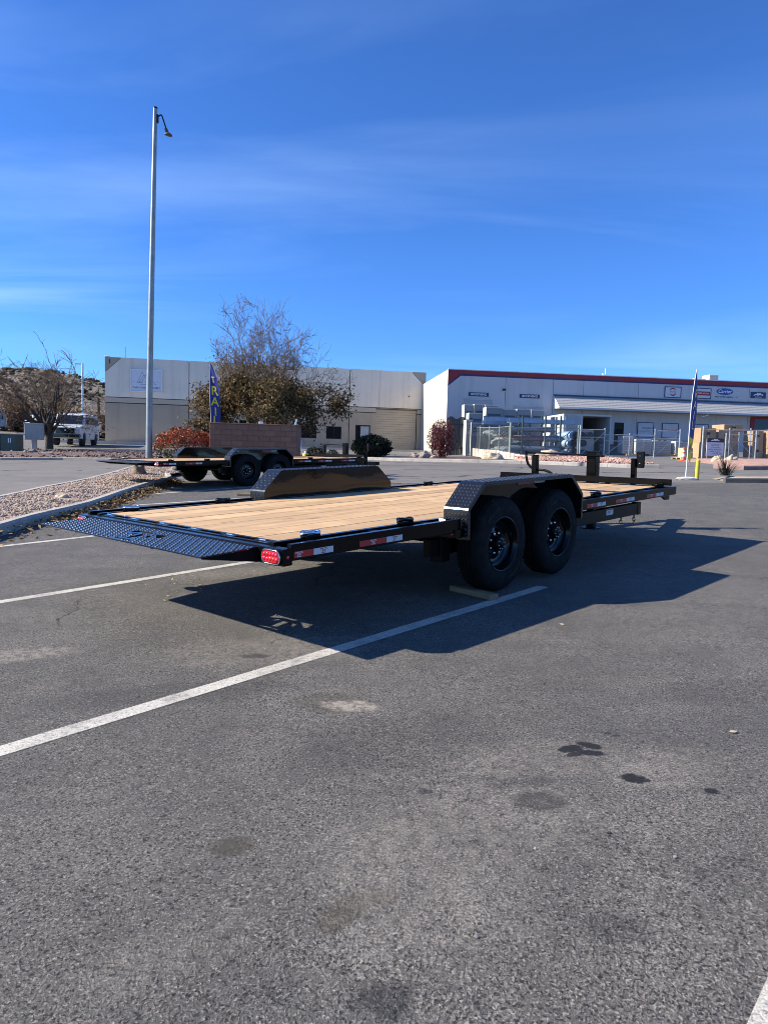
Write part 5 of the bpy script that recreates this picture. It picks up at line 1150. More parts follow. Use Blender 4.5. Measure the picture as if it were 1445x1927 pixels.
def fence(name, pts, hts, label, mat, cat='fence', rails=(1.0,), brace=False, clear=.05, post_r=.03, ends=.045, base=None):
    root = empty(name, label=label, cat=cat, group='yard fence')
    B = [Vector((x, y, (G(x, y) if base is None else base[i]))) for i, (x, y) in enumerate(pts)]
    for i, (p, h) in enumerate(zip(B, hts)):
        MB().tube([p-Vector((0, 0, .05)), p+Vector((0, 0, h))], ends if i in (0, len(B)-1) else post_r, 8).build('post', mat, root)
        MB().lathe([(.0, .05), (.03, .035), (.05, 0)], tuple(p+Vector((0, 0, h))), 'z', 8).build('post_cap', mat, root)
    for i in range(len(B)-1):
        a, b = B[i], B[i+1]; h = min(hts[i], hts[i+1])-.06
        for f in rails: MB().tube([a+Vector((0, 0, clear+(h-clear)*f)), b+Vector((0, 0, clear+(h-clear)*f))], .022, 6).build('rail', mat, root)
        if brace: MB().tube([a+Vector((0, 0, clear+.03)), b+Vector((0, 0, h*.92))] if brace > 0 else [a+Vector((0, 0, h*.72)), b+Vector((0, 0, clear+.03))], .018, 6).build('brace', mat, root)
        mb = MB(); mb.add([a+Vector((0, 0, clear)), b+Vector((0, 0, clear)), b+Vector((0, 0, h)), a+Vector((0, 0, h))], [(0, 1, 2, 3)]); mb.build('wire_mesh', linkm, root)
    return root
fence('wire_fence', [(4.87, 45.4), (5.72, 42.7), (6.08, 41.35), (6.46, 40.1), (6.70, 38)], [1.85, 1.82, 1.80, 1.80, 1.92], 'grey green wire fence running back above the low stone wall', fgr)
fence('wire_fence', [(6.72, 37.9), (8.58, 38.0), (10.95, 40.0)], [1.9, 1.75, 1.85], 'grey green wire fence across the pipe rack', fgr)
fence('sliding_gate', [(11.05, 39.95), (12.45, 40), (13.88, 40), (15.31, 40), (16.74, 40)], [1.85, 1.68, 1.40, 1.66, 1.66], 'long galvanised rolling gate with diagonal braces across the yard entrance', fpm, 'gate', rails=(1.0, .72, .02), brace=1, clear=.10)
fence('wire_fence', [(17.15, 38), (18.58, 38), (19.72, 38), (21.6, 38), (25, 38)], [1.78, 1.70, 1.70, 1.7, 1.7], 'galvanised fence with thick posts in front of the cardboard cartons', fpm, rails=(1.0,), brace=0)
fence('sliding_gate', [(18.75, 38.7), (19.45, 38.7), (20.4, 38.7)], [1.45, 1.5, 1.62], 'short braced gate leaf behind the thick fence posts', fpm, 'gate', rails=(1.0, .70, .03), brace=-1, clear=.12)
# dark slatted screen at the left end of the yard
scr = empty('slat_screen', GP(4.40, 44.5), R_(8), 'dark slatted screen fence beside the maroon shrub', 'fence')
scm = M('dark_screen', (.025, .030, .034), .7, var=.2)
for k in range(14): MB().box(-.55+k*.115, -.55+k*.115+.10, 0, .03, -.1, 2.35+.08*math.sin(k)).build('slat', scm, scr)
for z in (.4, 1.9): MB().box(-.56, 1.06, .031, .06, z, z+.07).build('rail', scm, scr)
gpost = empty('gate_post_pair', GP(3.5, 47.0), label='two tan timber gate posts between the buildings', cat='fence')
for x in (-.45, .25): MB().box(x, x+.18, 0, .18, -.1, 1.9, .01).build('post', M('tan_post', (.42, .35, .26), .85, var=.15), gpost)
MB().box(-.269, .249, .05, .09, .2, 1.75).build('panel', M('brown_gate_panel', (.12, .085, .06), .8, var=.2), gpost)

# ------------------------------------------------------------------ yard stock: tall cabinets, ducts, container, cartons
cabm = M('cabinet_grey', (.24, .25, .26), .5, .1, var=.06, vs=2); cabd = M('cabinet_dark_panel', (.07, .075, .085), .5, var=.15); cabl = M('cabinet_pale_edge', (.50, .49, .45), .6, var=.08)
def cabinet(x, y, w_, h, label, z0=None, d=.8, rz=R_(6)):
    r = empty('equipment_cabinet', (x, y, (G(x, y) if z0 is None else z0)), rz, label, 'cabinet', 'tall equipment cabinets in the yard')
    MB().box(-w_/2, w_/2, 0, d, 0, h, .012).build('casing', cabm, r)
    MB().box(-w_/2+.12, w_/2-.10, -.012, -.001, h*.70, h*.88).build('louvre_panel', cabd, r)
    for k in range(3): MB().box(-w_/2+.14, w_/2-.12, -.022, -.0125, h*.715+k*h*.05, h*.715+k*h*.05+.05).build('louvre', cabm, r)
    MB().box(-w_/2-.01, w_/2+.01, -.02, d+.01, h+.0005, h+.07).build('top_tray', cabl, r)
    MB().box(-w_/2-.012, -w_/2-.0005, -.01, d, 0, h).build('painted_lit_edge', cabl, r)  # sunlight on the left side painted in as a paler sheet
    MB().box(-w_/2+.05, w_/2-.05, -.010, -.001, .12, h*.62).build('door_panel', M('cabinet_door_grey', (.15, .155, .165), .5, var=.1, vs=2), r)
    MB().box(w_/2-.14, w_/2-.10, -.03, -.011, h*.35, h*.42).build('latch', cabd, r)
CABS = [(5.46, 46.75, .61, 3.1), (6.14, 46.75, .68, 3.1), (6.95, 46.75, .85, 3.06), (5.67, 44.68, .89, 2.55), (6.87, 44.95, 1.06, 2.9), (7.93, 45.4, .86, 2.78), (8.94, 45.85, .93, 2.8), (9.84, 45.85, .83, 2.76), (5.64, 43.24, .84, 1.97), (5.13, 43.38, .38, 2.15)]
CL = ['leftmost of three tall cabinets in the back row', 'middle of three tall cabinets in the back row', 'rightmost of three tall cabinets in the back row', 'shorter cabinet in front of the back row of three', 'tall cabinet with bright left edge near the middle', 'second cabinet right of the bright-edged one', 'third cabinet right of the bright-edged one', 'rightmost tall cabinet under the right receiving sign', 'low wide cabinet behind the left fence', 'narrow cabinet at the left end of the fence']
for (x, y, w_, h), lb in zip(CABS, CL): cabinet(x, y, w_, h, lb)
steel = M('duct_steel', (.24, .27, .31), .38, .5, var=.15, vs=5); steel_d = M('duct_inside', (.02, .022, .026), .7, var=.2); rackg = M('rack_green', (.06, .10, .085), .5, var=.15); rackr = M('rack_red_beam', (.30, .05, .035), .5, var=.15); duct_b = M('ribbed_blue_wrap', (.26, .37, .50), .5, .2, var=.12, vs=3)
rk = empty('pipe_rack', GP(8.62, 41.2), R_(3), 'green steel pipe rack stacked with long ducts', 'rack')
for x in (-.72, .62, 1.52):
    for y in (-.35, .55): MB().box(x-.04, x+.04, y-.04, y+.04, -.05, 2.45).build('upright', rackg, rk)
    for z in (.35, .95, 1.5, 2.0): MB().box(x-.03, x+.03, -.309, .509, z-.04, z).build('arm', rackg, rk)
    for z in (.45, 1.1): MB().tube([(x, -.36, z), (x+.62, -.36, z+.5)], .022, 6).build('brace', rackg, rk)
MB().box(-2.2, -.761, -.33, -.28, 1.12, 1.22).build('beam', rackr, rk); MB().box(-.679, .579, -.33, -.28, 1.12, 1.22).build('beam', rackr, rk)
def duct(cx, cy, cz, L, r, label, mat=steel, rot=R_(3)):
    o = empty('duct_pipe', (cx, cy, cz), rot, label, 'duct', 'ducts stored in the yard')
    mb = MB(); n = 24; prof = []
    for k in range(n+1): prof.append((r*(1+.012*(k % 2)), -L/2+L*k/n))
    mb.lathe(prof, (0, 0, 0), 'x', 20); mb.build('shell', mat, o)
    mb = MB(); mb.lathe([(r*.96, L/2-.02), (.001, L/2-.03)], (0, 0, 0), 'x', 20); mb.lathe([(r*.96, -L/2+.02), (.001, -L/2+.03)], (0, 0, 0), 'x', 20); mb.build('bore', steel_d, o)
gz = G(8.62, 41.2)
for i, (dx, dz, L, r, lb) in enumerate(((.1, .53, 3.0, .165, 'bottom steel duct on the pipe rack'), (.3, 1.13, 2.9, .165, 'middle steel duct on the pipe rack'), (-.1, 1.66, 2.6, .15, 'upper steel duct on the pipe rack'), (1.4, .26, 1.6, .19, 'loose steel duct with dark open end beside the rack'))): duct(8.62+dx, 41.25+.1*i, gz+dz, L, r, lb)
# ribbed blue-wrapped trays on top
for i, (x, y, z, L, lb) in enumerate(((9.15, 41.2, 2.0, 4.0, 'long blue ribbed tray on top of the rack'), (7.5, 42.1, 2.1, 3.2, 'blue ribbed tray behind the rack top, upper one'), (7.0, 41.8, 1.9, 2.5, 'blue ribbed tray at the left end of the rack'))):
    o = empty('cable_tray', (x, y, gz+z), R_(3), lb, 'tray', 'ribbed trays stored in the yard')
    MB().box(-L/2, L/2, -.02, .4, 0, .05).build('base', steel, o); MB().box(-L/2, L/2, .401, .43, 0, .24).build('back', duct_b, o)
    for k in range(int(L/.13)): MB().box(-L/2+k*.13, -L/2+k*.13+.07, -.045, -.021, .01, .22).build('rib', duct_b, o)
    MB().box(-L/2, L/2, -.05, -.02, .2205, .25).build('lip', duct_b, o)
# chain-wire rolls on the left of the rack
wire = M('wire_roll_grey', (.22, .26, .26), .6, .3, var=.5, vs=16, bump=.05, bs=26)
for i, (x, y, z, lb) in enumerate(((7.0, 41.4, .30, 'wire bundle at the ground left of the rack'), (7.25, 41.9, .92, 'wire bundle halfway up left of the rack'), (6.9, 42.1, 1.40, 'wire bundle near the top left of the rack'))):
    o = MB().blob((0, 0, 0), .5, 40+i, 3, .4, (1.9, .7, .6), False).build('wire_bundle', wire); o.location = (x, y, gz+z); tag(o, lb, 'wire', 'wire bundles stored in the yard')
sp = []
for i, (x, z, lb) in enumerate(((11.55, .28, 'spiral duct at the bottom of the blue stack'), (11.45, .80, 'blue spiral duct second from the bottom'), (11.55, 1.28, 'blue spiral duct at the top of the stack'))): duct(x-.66, 42.2, G(10.9, 42.2)+z, 1.4, .26, lb, duct_b if i else steel, R_(-62))
for i, (x, z, lb) in enumerate(((12.25, .28, 'dark open duct low by the gate post'), (12.15, .84, 'dark open duct in the middle by the gate post'), (12.05, 1.32, 'dark open duct left of the top pair'), (12.5, 1.32, 'dark open duct right of the top pair'))): duct(x-.62, 41.8, G(11.5, 41.8)+z, 1.1, .20, lb, M('duct_dark_blue', (.08, .10, .14), .5, .3, var=.2), R_(-80))
ct = empty('shipping_container', GP(13.1, 44.5), R_(6), 'open white storage container with dark inside', 'container')
cw = M('container_white', (.40, .43, .43), .6, var=.12, vs=2)
MB().box(-1.95, -1.90+.0, -.0, 5, 0, 2.45).build('side_wall', cw, ct); MB().box(-1.899, -.70, -.001, .05, 0, 2.45).build('closed_door', cw, ct); MB().box(1.10, 1.16, 0, 5, 0, 2.45).build('side_wall', cw, ct); MB().box(-1.96, 1.17, -.02, 5, 2.4505, 2.55).build('roof', cw, ct); MB().box(-1.899, 1.099, 4.9, 5, 0, 2.45).build('back_wall', M('container_dark_inside', (.03, .03, .03), .9), ct); MB().box(-1.899, 1.099, .051, 4.899, 0, .06).build('floor', MATS['container_dark_inside'], ct)
for k in range(8): MB().box(-1.85+k*.14, -1.78+k*.14, -.03, -.0015, .1, 2.4).build('corrugation', cw, ct)
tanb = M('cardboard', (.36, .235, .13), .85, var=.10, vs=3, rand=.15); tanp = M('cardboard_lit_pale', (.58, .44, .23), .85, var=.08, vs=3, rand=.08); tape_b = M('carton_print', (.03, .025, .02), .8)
bx_ = empty('carton', GP(13.1, 45.6, .07), R_(6), 'pale carton stack inside the open container', 'carton'); MB().box(-.45, .45, 0, .7, 0, .9, .01).build('box', cabl, bx_); MB().box(-.40, .38, .02, .66, .9005, 1.55, .01).build('upper_box', cabl, bx_)
def carton(x, y, w_, d, h, z, label, rz=R_(14), mat=tanb):
    r = empty('carton', (x, y, z), rz, label, 'carton', 'cardboard cartons behind the fence')
    MB().box(-w_/2, w_/2, 0, d, 0, h, .008).build('box', mat, r); MB().box(-.03, .03, -.004, -.0005, .02, h-.02).build('tape_strip', tanp, r)
    MB().box(-w_*.12, w_*.12, -.006, -.0042, h*.55, h*.72).build('printed_mark', tape_b, r); return r
g40 = lambda x, y: G(x, y)
STK = [(18.37, 40.1, .95, 1.0, (.95, .86), 'left stack'), (19.63, 40.5, .96, .9, (.90, .80), 'second stack'), (20.45, 41.4, 1.02, 1.1, (.85, .82, .40), 'tallest stack'), (21.75, 41.0, .70, .8, (.88, .84), 'stack right of the tallest'), (22.6, 40.9, .74, .8, (.68, .82, .28), 'stack at the right edge')]
for x, y, w_, d, hs_, nm in STK:
    z = G(x, y)
    for i, h in enumerate(hs_):
        pos = 'bottom' if i == 0 else ('top' if i == len(hs_)-1 else 'middle')
        carton(x+rng.uniform(-.03, .03), y, w_*(1 if nm != 'tallest stack' or i < 2 else 1.25), d, h-.004, z, f'{pos} brown carton of the {nm} of cartons behind the fence', R_(12+rng.uniform(-3, 3))); z += h
for x, y, z, w_, h, lb in ((16.95, 39.3, 0, .62, .28, 'low yellowish carton on a pallet behind the folded flag'), (16.95, 39.3, .29, .60, .24, 'yellowish carton lying on the low carton behind the folded flag')): carton(x, y, w_, .5, h, G(x, y)+.12+z, lb, R_(8), tanp)
pal = M('pallet_wood', (.48, .36, .20), .85, var=.2, vs=4)
def pallet(x, y, L, label, rz=R_(6)):
    r = empty('pallet', GP(x, y), rz, label, 'pallet', 'pallets in the yard')
    for k in range(5): MB().box(-L/2+k*L/5+.01, -L/2+(k+1)*L/5-.03, 0, 1.0, .10, .12).build('board', pal, r)
    for y_ in (0, .45, .92): MB().box(-L/2, L/2, y_, y_+.08, 0, .099).build('runner', pal, r)
pallet(16.95, 39.2, .9, 'pallet under the yellowish cartons by the gate'); pallet(15.7, 44.3, 1.0, 'pallet under the grey condenser units'); pallet(17.65, 44.8, 1.7, 'pallet under the long grey unit in the yard'); pallet(19.15, 44.8, 1.35, 'pallet under the unit behind the folded flag'); pallet(20.55, 44.2, 1.15, 'pallet farthest right in the yard')
acm = M('condenser_grey', (.46, .47, .46), .5, .1, var=.08, vs=3)
def condenser(x, y, w_, h, label, mat=acm, d=.8):
    r = empty('condenser_unit', GP(x, y, .12), R_(6), label, 'air conditioner', 'condenser units in the yard')
    MB().box(-w_/2, w_/2, 0, d, 0, h, .02).build('casing', mat, r)
    for k in range(6): MB().box(-w_/2+.06, w_/2-.06, -.012, -.001, .08+k*(h-.16)/6, .08+(k+.55)*(h-.16)/6).build('louvre', M('condenser_slat', (.30, .31, .31), .5, var=.05), r)
    MB().lathe([(w_*.36, .0), (w_*.36, .03), (w_*.32, .03), (w_*.32, .005)], (0, d/2, h), 'z', 20).build('fan_guard', alum_dk, r)
condenser(15.35, 44.5, .67, 1.1, 'dark topped condenser left of the pale units'); condenser(16.04, 44.3, .55, .95, 'grey condenser with a black top right beside the taller one'); condenser(16.65, 44.6, .53, .92, 'white end unit with tan top in the yard', cabl); condenser(17.67, 44.95, 1.28, .85, 'long grey low unit in the middle of the yard'); condenser(19.13, 44.95, 1.2, .82, 'grey unit behind the folded flag'); condenser(20.6, 44.4, .98, .85, 'grey unit at the right end of the yard row')
condenser(14.2, 45.6, .7, .65, 'small dark unit right of the open container', cabd); condenser(14.9, 45.9, .6, .48, 'low dark unit below the black store door', cabd)
bu = empty('water_jug', GP(18.53, 42.5, .0), label='blue plastic jug standing in the yard', cat='jug'); blup = M('blue_plastic', (.05, .20, .55), .35, var=.05)
MB().lathe([(.0, .0), (.20, .01), (.21, .05), (.21, .40), (.12, .48), (.07, .52)], (0, 0, .5), 'z', 18).build('body', blup, bu); MB().lathe([(.0, .06), (.07, .055), (.07, .0)], (0, 0, 1.02), 'z', 14).build('cap', white_p, bu); MB().box(-.25, .25, -.25, .25, 0, .499, .01).build('stand_box', cabm, bu)
def cone(x, y, label):
    r = empty('traffic_cone', GP(x, y), label=label, cat='traffic cone'); orange = M('cone_orange', (.62, .10, .03), .5, var=.08); cwht = M('cone_white_band', (.72, .72, .70), .5)
    MB().box(-.18, .18, -.18, .18, 0, .03, .01).build('base', orange, r); MB().lathe([(.135, .031), (.095, .22)], (0, 0, 0), 'z', 18).build('cone_body', orange, r); MB().lathe([(.095, .2205), (.07, .36)], (0, 0, 0), 'z', 18).build('reflective_band', cwht, r); MB().lathe([(.07, .3605), (.055, .44)], (0, 0, 0), 'z', 18).build('cone_middle', orange, r); MB().lathe([(.055, .4405), (.042, .52)], (0, 0, 0), 'z', 18).build('reflective_band', cwht, r); MB().lathe([(.042, .5205), (.025, .68), (.0, .68)], (0, 0, 0), 'z', 18).build('cone_tip', orange, r)
cone(14.55, 34.2, 'orange and white traffic cone in the yard entrance')
# white notice board on the fence
nb = empty('notice_board', (17.75, 37.8, G(17.75, 37.8)+.22), R_(2), 'white notice board with dark header hung on the yard fence', 'sign')
MB().box(-.47, .47, 0, .03, 0, .95, .004).build('panel', M('notice_white', (.56, .57, .64), .6, var=.03), nb); MB().box(-.47, .47, -.004, -.0005, .74, .955).build('header', M('notice_header', (.025, .022, .035), .5, var=.05), nb)
def nbt(t, z, sz, m_, xs=1.0): text_on(t, sz, lambda a, b: (a, -.007, z+b), 'notice_text', m_, nb, xs)
mb = MB(); pts = [(-1, -.25), (-.62, .12), (-.45, .02), (-.18, .34), (.05, .14), (.30, .30), (.62, .02), (1, -.25), (.35, -.08), (0, -.18), (-.4, -.12)]; mb.add([(a*.27, -.007, .86+b*.22) for a, b in pts], [tuple(range(len(pts)))]); mb.build('mountain_mark', wht_i, nb, recalc=False)
for t, z, sz in (('CUSTOMER PICK UP', .64, .065), ('PLEASE CALL FOR', .57, .055), ('AFTER HOURS', .47, .075), ('(435) 359-0347', .35, .115), ('deliveries and returns', .24, .06), ('thank you', .14, .06)): nbt(t, z, sz, ink)
for x in (-.4, .4): MB().box(x-.02, x+.02, .031, .06, -.22, .9).build('post', fpm, nb)

# ------------------------------------------------------------------ left background: mailboxes, utility box, vehicles
mgm = M('mailbox_grey', (.40, .40, .385), .6, .1, var=.08, vs=4); mg2 = M('mailbox_door', (.345, .345, .335), .55, .1, var=.06)
mx_ = empty('mailbox_cluster', GP(-20.65, 41.0), R_(14), 'grey pedestal cluster mailbox in front of the white van', 'mailbox')
MB().box(-.13, .13, .1, .36, -.05, .62, .01).build('pedestal', mgm, mx_); MB().box(-.5, .5, 0, .46, .62, 1.55, .02).build('cabinet', mgm, mx_); MB().box(-.53, .53, -.04, .5, 1.5505, 1.60, .01).build('hood', mgm, mx_)
for c in range(2):
    for k in range(6): MB().box(-.46+c*.47, -.46+c*.47+.44, -.012, -.001, .66+k*.145, .66+k*.145+.135).build('compartment_door', mg2, mx_)
for c in range(2): MB().box(-.06+c*.47-.05, -.06+c*.47-.02, -.02, -.0125, .8, .83).build('lock', chrome, mx_)
ub = empty('utility_box', GP(-20.9, 38.3), R_(10), 'dark green utility transformer box with pale lid', 'utility box')
grn = M('utility_green', (.055, .085, .062), .5, var=.15, vs=3); MB().box(-.85, .62, 0, 1.2, .06, 1.0, .02).build('body', grn, ub); MB().box(-.90, .67, -.05, 1.25, 1.0005, 1.07, .015).build('lid', M('utility_lid', (.50, .52, .48), .5, var=.08), ub); MB().box(-.95, .75, -.1, 1.3, -.1, .06, .01).build('pad', pav, ub); MB().box(-.2, -.18, -.006, -.0005, .1, .95).build('door_seam', alum_dk, ub)
for x in (.20, .30): MB().box(x, x+.05, -.008, -.001, .55, .80).build('warning_label', white_p, ub)
car_w = M('white_car_paint', (.72, .73, .74), .25, var=.03, coat=.6); car_k = M('black_car_paint', (.012, .013, .015), .2, var=.1, coat=.6); tyre_b = M('car_tyre', (.02, .02, .02), .8, var=.2); car_g = M('car_glass', (.012, .014, .017), .06, var=.1, coat=.4)
def car_wheel(root, x, y, r, w_):
    sg = -1 if y < 0 else 1
    wl = MB().lathe([(.0, 0), (r*.6, .0), (r*.62, .015), (r*.95, .01), (r, .05), (r, w_-.05), (r*.95, w_), (.0, w_)], (x, 0, r), 'y', 28); wl.v = [(a, y+(b if sg < 0 else -b), c) for a, b, c in wl.v]; o = wl.build('wheel', tyre_b, root)
    MB().lathe([(.0, -.012), (r*.28, -.012), (r*.52, -.004), (r*.58, .006)], (x, y, r), 'y', 20).build('rim', M('steel_rim', (.10, .10, .105), .4, .6), o); MB().lathe([(.0, -.028), (r*.16, -.022), (r*.18, -.010)], (x, y, r), 'y', 14).build('hub_cap', chrome, o)
def shell(prof, halfw, tumble=.16, zbelt=1.2):
    # side outline (x, z) swept across with rounded shoulders and glass-house tumblehome
    mb = MB(); sec = [(-1.0, 0), (-.96, .02), (-.5, .035), (0, .04), (.5, .035), (.96, .02), (1.0, 0)]; n = len(prof); V = []
    zc = sum(p[1] for p in prof)/n; xc = sum(p[0] for p in prof)/n
    for s_, pu in sec:
        for x, z in prof:
            t = max(0, z-zbelt); yy = s_*(halfw-tumble*t); V.append((x+(x-xc)*pu*.15, yy, z+(pu*.6 if z > zc else 0)))
    for i in range(len(sec)-1): 
        F = [(i*n+k, i*n+(k+1) % n, (i+1)*n+(k+1) % n, (i+1)*n+k) for k in range(n)]; mb.f += F; mb.sm += [False]*n
    mb.v = V; mb.f += [tuple(range(n))[::-1], tuple((len(sec)-1)*n+k for k in range(n))]; mb.sm += [False, False]; return mb
# van: faces the camera and slightly left; +x is its front
vn = empty('white_van', GP(-21.8, 49.2), R_(-80), 'white lifted passenger van with black grille behind the mailboxes', 'van')
vz = .20
prof = [(2.55, .30), (2.62, .45), (2.62, .98), (2.50, 1.10), (1.75, 1.24), (1.20, 1.86), (.95, 1.96), (-2.45, 1.98), (-2.62, 1.80), (-2.70, 1.10), (-2.70, .35), (-2.45, .28), (-2.2, .28), (-2.12, .55), (-1.85, .72), (-1.55, .72), (-1.28, .55), (-1.20, .28), (1.15, .28), (1.23, .55), (1.50, .72), (1.80, .72), (2.07, .55), (2.15, .28)]
bd = shell([(x, z+vz) for x, z in prof], .98, .12, 1.5+vz).build('body', car_w, vn)
for sg in (-1, 1):
    for x0, x1, xa in ((.35, 1.12, 1.02), (-.62, .25, .25), (-1.55, -.72, -.72), (-2.45, -1.65, -1.65)):
        top = 1.80+vz; bt = 1.30+vz; yb = sg*(.98+.005); yt = sg*(.98-.12*.28+.006)
        fr = x1 if x1 < 1 else x1
        mb = MB(); mb.add([(x0, yb, bt), (x1 if x1 < 1 else 1.42, yb, bt), (x1 if x1 < 1 else 1.08, yt, top), (x0, yt, top)], [(0, 1, 2, 3)]); mb.build('side_window', car_g, vn)
    car_wheel(vn, 1.65, sg*.96, .41, .28); car_wheel(vn, -1.70, sg*.96, .41, .28)
    MB().box(2.50, 2.645, sg*.62, sg*.93, .66+vz, .93+vz, .02).build('headlight', M('headlight_glass', (.55, .56, .56), .15, var=.1), vn)
    MB().box(1.10, 1.28, sg*1.02, sg*1.20, 1.32+vz, 1.58+vz, .03).build('mirror', car_k, vn)
    MB().box(.60, .75, sg*.985, sg*1.0, 1.10+vz, 1.14+vz).build('door_handle', alum_dk, vn)
mb = MB(); mb.add([(1.80, -.86, 1.265+vz), (1.80, .86, 1.265+vz), (1.22, .80, 1.85+vz), (1.22, -.80, 1.85+vz)], [(0, 1, 2, 3)]); mb.v = [(x+.035, y, z+.03) for x, y, z in mb.v]; mb.build('windscreen', car_g, vn)
MB().box(2.60, 2.66, -.60, .60, .60+vz, .96+vz, .02).build('grille', car_k, vn); MB().lathe([(.0, .012), (.05, .010), (.06, .0)], (2.66, 0, .82+vz), 'x', 16).build('grille_badge', white_p, vn)
MB().box(2.50, 2.80, -.98, .98, .34+vz, .575+vz, .05).build('front_bumper', car_k, vn)
for k in range(3): MB().box(-1.9+1.1*k, -1.85+1.1*k, -.75, .75, 2.01+vz, 2.07+vz).build('roof_rack_bar', white_p, vn)
# dark suv, pale car, work truck
sv = empty('dark_suv', (-34.2, 61.5, G(-34.2, 61.5)), R_(160), 'dark sport utility car with roof carrier at the left edge', 'car')
pf = [(2.2, .35), (2.25, .75), (1.3, .98), (.75, 1.55), (-1.9, 1.60), (-2.25, 1.0), (-2.25, .35)]
shell(pf, .92, .2, 1.0).build('body', car_k, sv)
for sg in (-1, 1):
    mb = MB(); mb.add([(-1.7, sg*.925, 1.02), (1.1, sg*.925, 1.02), (.70, sg*.83, 1.48), (-1.6, sg*.83, 1.48)], [(0, 1, 2, 3)]); mb.build('side_window', car_g, sv); car_wheel(sv, 1.4, sg*.90, .36, .24); car_wheel(sv, -1.4, sg*.90, .36, .24)
    MB().box(-2.275, -2.20, sg*.70, sg*.88, .85, 1.15, .01).build('tail_lamp', red_l, sv)
MB().box(-1.5, .6, -.55, .55, 1.70, 1.95, .08).build('roof_carrier', M('carrier_grey', (.45, .5, .55), .5), sv)
wc = empty('white_car', (-33.6, 66.5, G(-33.6, 66.5)+.25), R_(150), 'white car half hidden beside the dark sport utility car', 'car')
shell([(2.1, .35), (2.15, .7), (1.1, .9), (.4, 1.4), (-1.3, 1.42), (-2.0, .95), (-2.1, .4)], .88, .2, .95).build('body', car_w, wc)
for sg in (-1, 1): 
    mb = MB(); mb.add([(-1.4, sg*.885, .97), (.75, sg*.885, .97), (.35, sg*.80, 1.32), (-1.2, sg*.80, 1.32)], [(0, 1, 2, 3)]); mb.build('side_window', car_g, wc); car_wheel(wc, 1.3, sg*.87, .33, .22); car_wheel(wc, -1.35, sg*.87, .33, .22)
tk = empty('work_truck', (-25.9, 59.5, G(-25.9, 59.5)+.02), R_(128), 'white work truck tail with tan crate beside the warehouse corner', 'truck')
MB().box(-2.6, .2, -.95, .95, .55, 1.35, .04).build('bed', car_w, tk); shell([(.2, .5), (2.3, .5), (2.35, 1.0), (1.6, 1.1), (1.1, 1.75), (.3, 1.78), (.2, 1.2)], .95, .15, 1.15).build('cab', car_w, tk)
for sg in (-1, 1): car_wheel(tk, -1.7, sg*.93, .38, .26); car_wheel(tk, 1.5, sg*.93, .38, .26); MB().box(-2.625, -2.58, sg*.75, sg*.93, .85, 1.25, .01).build('tail_lamp', red_l, tk)
MB().box(-2.75, -2.60, -.9, .9, .45, .60, .03).build('rear_bumper', chrome, tk)
cr_ = MB().box(-.45, .45, -.35, .35, 0, .62, .02).build('tan_crate', cabl); cr_.location = (-23.7, 57.0, G(-23.7, 57.0)+.75); cr_.rotation_euler = (0, 0, R_(10)); tag(cr_, 'cream crate held up beside the warehouse corner', 'crate'); cl_ = MB().box(-.3, .3, -.25, .25, -.76, -.001).build('crate_stand', alum_dk, cr_)
bc = empty('blue_car', GP(-5.45, 33.6), R_(-100), 'pale blue car mostly hidden behind the end of the block wall', 'car')
shell([(2.1, .35), (2.15, .7), (1.1, .95), (.4, 1.45), (-1.3, 1.48), (-2.0, 1.0), (-2.1, .4)], .88, .2, .98).build('body', M('pale_blue_paint', (.36, .46, .60), .25, var=.05, coat=.5), bc)
for sg in (-1, 1):
    mb = MB(); mb.add([(-1.4, sg*.885, 1.0), (.75, sg*.885, 1.0), (.35, sg*.80, 1.37), (-1.2, sg*.80, 1.37)], [(0, 1, 2, 3)]); mb.build('side_window', car_g, bc); car_wheel(bc, 1.3, sg*.87, .33, .22); car_wheel(bc, -1.35, sg*.87, .33, .22)
yt = empty('yellow_canister', (-3.42, 29.9, G(-3.42, 29.9)+.02), label='small yellow canister beside the end of the block wall', cat='canister')
MB().lathe([(.0, 0), (.12, .0), (.125, .03), (.125, .28), (.10, .33), (.0, .34)], (0, 0, .05), 'z', 16).build('body', flag_yel, yt); MB().lathe([(.0, .07), (.05, .06), (.05, .0)], (0, 0, .39), 'z', 12).build('cap', white_p, yt)
lp2 = empty('light_pole', (-52.0, 120.0, 2.0), label='white pole standing before the far hillside', cat='pole')
MB().tube([(0, 0, -.5), (.1, 0, 13.4)], .16, 8).build('pole', white_p, lp2); MB().box(-1.2, .1, -.1, .1, 13.2, 13.4).build('arm', white_p, lp2)
rwall = empty('retaining_wall', (-60, 80, G(-50, 80)-.3), R_(4), 'long reddish wall behind the far parked cars', 'wall'); MB().box(0, 34, 0, .3, 0, 2.3).build('wall', M('red_brown_wall', (.17, .085, .07), .9, var=.15, vs=1), rwall); MB().box(-.05, 34.05, -.06, .36, 2.3005, 2.42).build('coping', M('wall_coping', (.24, .15, .12), .9), rwall)

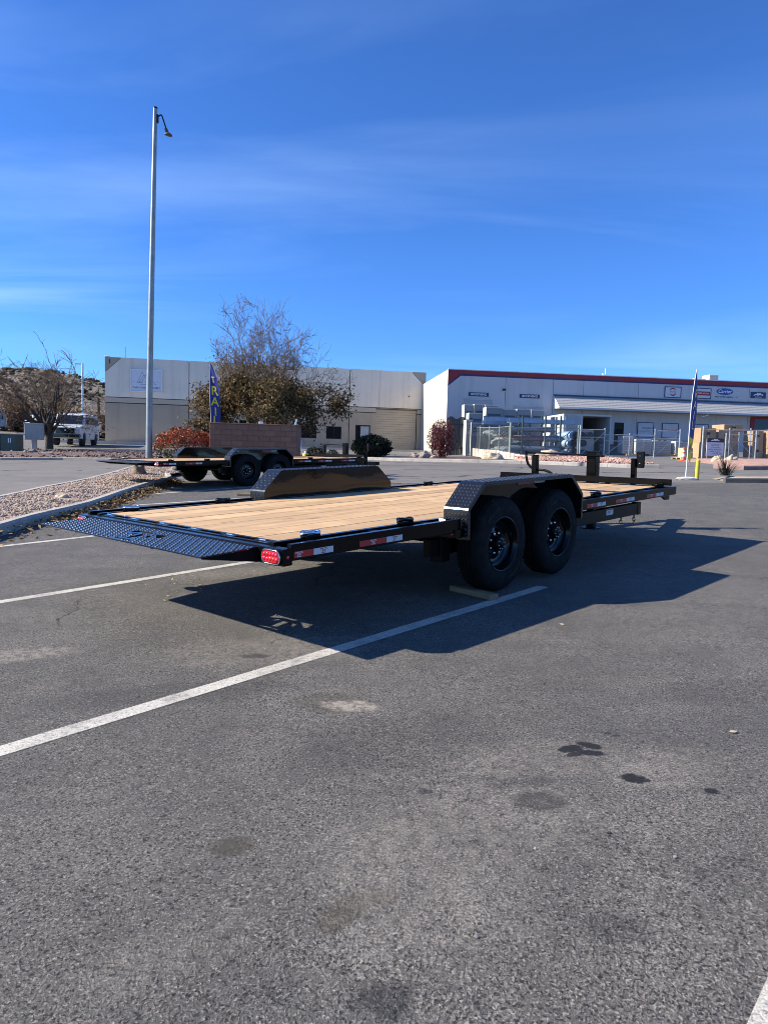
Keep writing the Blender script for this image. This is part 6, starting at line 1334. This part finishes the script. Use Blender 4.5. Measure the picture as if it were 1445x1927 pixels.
# ------------------------------------------------------------------ hills
hillm = NT('desert_hill'); s = hillm
hn = s.noise(.05, 5, .65); hf = s.noise(.45, 4, .6); st = s.noise(1.0, 4, .6, src=s.mapv(scale=(.01, .01, .22)))
c = s.mix(s.mr(hn, .35, .65), (.15, .115, .085), (.24, .19, .145)); c = s.mix(s.mr(hf, .5, .62, 0, .7), c, (.09, .085, .055)); c = s.mix(s.math('MULTIPLY', s.mr(st, .56, .66), .5), c, (.42, .36, .29)); s.col(c); s.rough(.95); s.bump(hf, .8, .7)
def hill(x0, x1, y0, y1, ridge, seed, n=150, m=40):
    vs = []
    for j in range(m+1):
        y = y0+(y1-y0)*j/m; t = j/m; prof = min(1, t/.55)**1.25 if t < .55 else 1-.15*(t-.55)/.45
        for i in range(n+1):
            x = x0+(x1-x0)*i/n; e = min(1, i/10, (n-i)/10); zr = float(np.interp(x*300/max(y, 150)*1.0 if False else x, [p[0] for p in ridge], [p[1] for p in ridge]))
            z = zr*prof*e+1.2*mnoise.noise(Vector((x*.05, y*.05, seed)))*prof+3.0*mnoise.noise(Vector((x*.018, y*.018, seed)))*prof; vs.append((x, y, 1.0+max(-.5, z)))
    fs = [(j*(n+1)+i, j*(n+1)+i+1, (j+1)*(n+1)+i+1, (j+1)*(n+1)+i) for j in range(m) for i in range(n)]
    me = bpy.data.meshes.new('hill'); me.from_pydata(vs, [], fs); me.polygons.foreach_set('use_smooth', [True]*len(fs)); me.update(); return tag(link('hill', me, hillm.m), kind='structure')
HR = [(a, b*.76) for a, b in [(-420, 22), (-260, 24), (-190, 24), (-166, 26), (-150, 30.0), (-139, 34.5), (-126, 35.5), (-118, 35), (-100, 30), (-60, 16), (0, 8), (60, 20), (120, 29), (150, 34.0), (175, 34.5), (260, 34), (420, 28)]]
hl = hill(-420, 420, 130, 330, HR, 3.0)
# desert scrub on the slope
def q_hill(r):
    x = r.uniform(-240, -90); y = r.uniform(135, 300); me = hl.data; i = int((x+420)/840*150); j = int((y-130)/200*40); v = me.vertices[j*151+i].co; w_ = me.vertices[(j+1)*151+i+1].co; return x, y, (v.z+w_.z)/2
scatter_stones('desert_scrub', q_hill, 7000, .35, 1.0, island_mat('scrub_green', [(0, (.035, .034, .020)), (.6, (.075, .068, .040)), (1, (.14, .115, .075))], .95), 51, 'dark scrub bushes dotting the far hillside'); bpy.data.objects['desert_scrub']['category'] = 'shrubs'
def q_scrub2(r):
    x = r.uniform(-58, -21); y = r.uniform(68, 100); return x, y, G(x, 60)+.2+max(0, (y-75)*.05)
scatter_stones('roadside_scrub', q_scrub2, 900, .25, .9, island_mat('brush_brown', [(0, (.05, .038, .028)), (.6, (.10, .075, .05)), (1, (.17, .13, .075))], .95), 53, 'brown leafless brush behind the far parked cars'); bpy.data.objects['roadside_scrub']['category'] = 'shrubs'
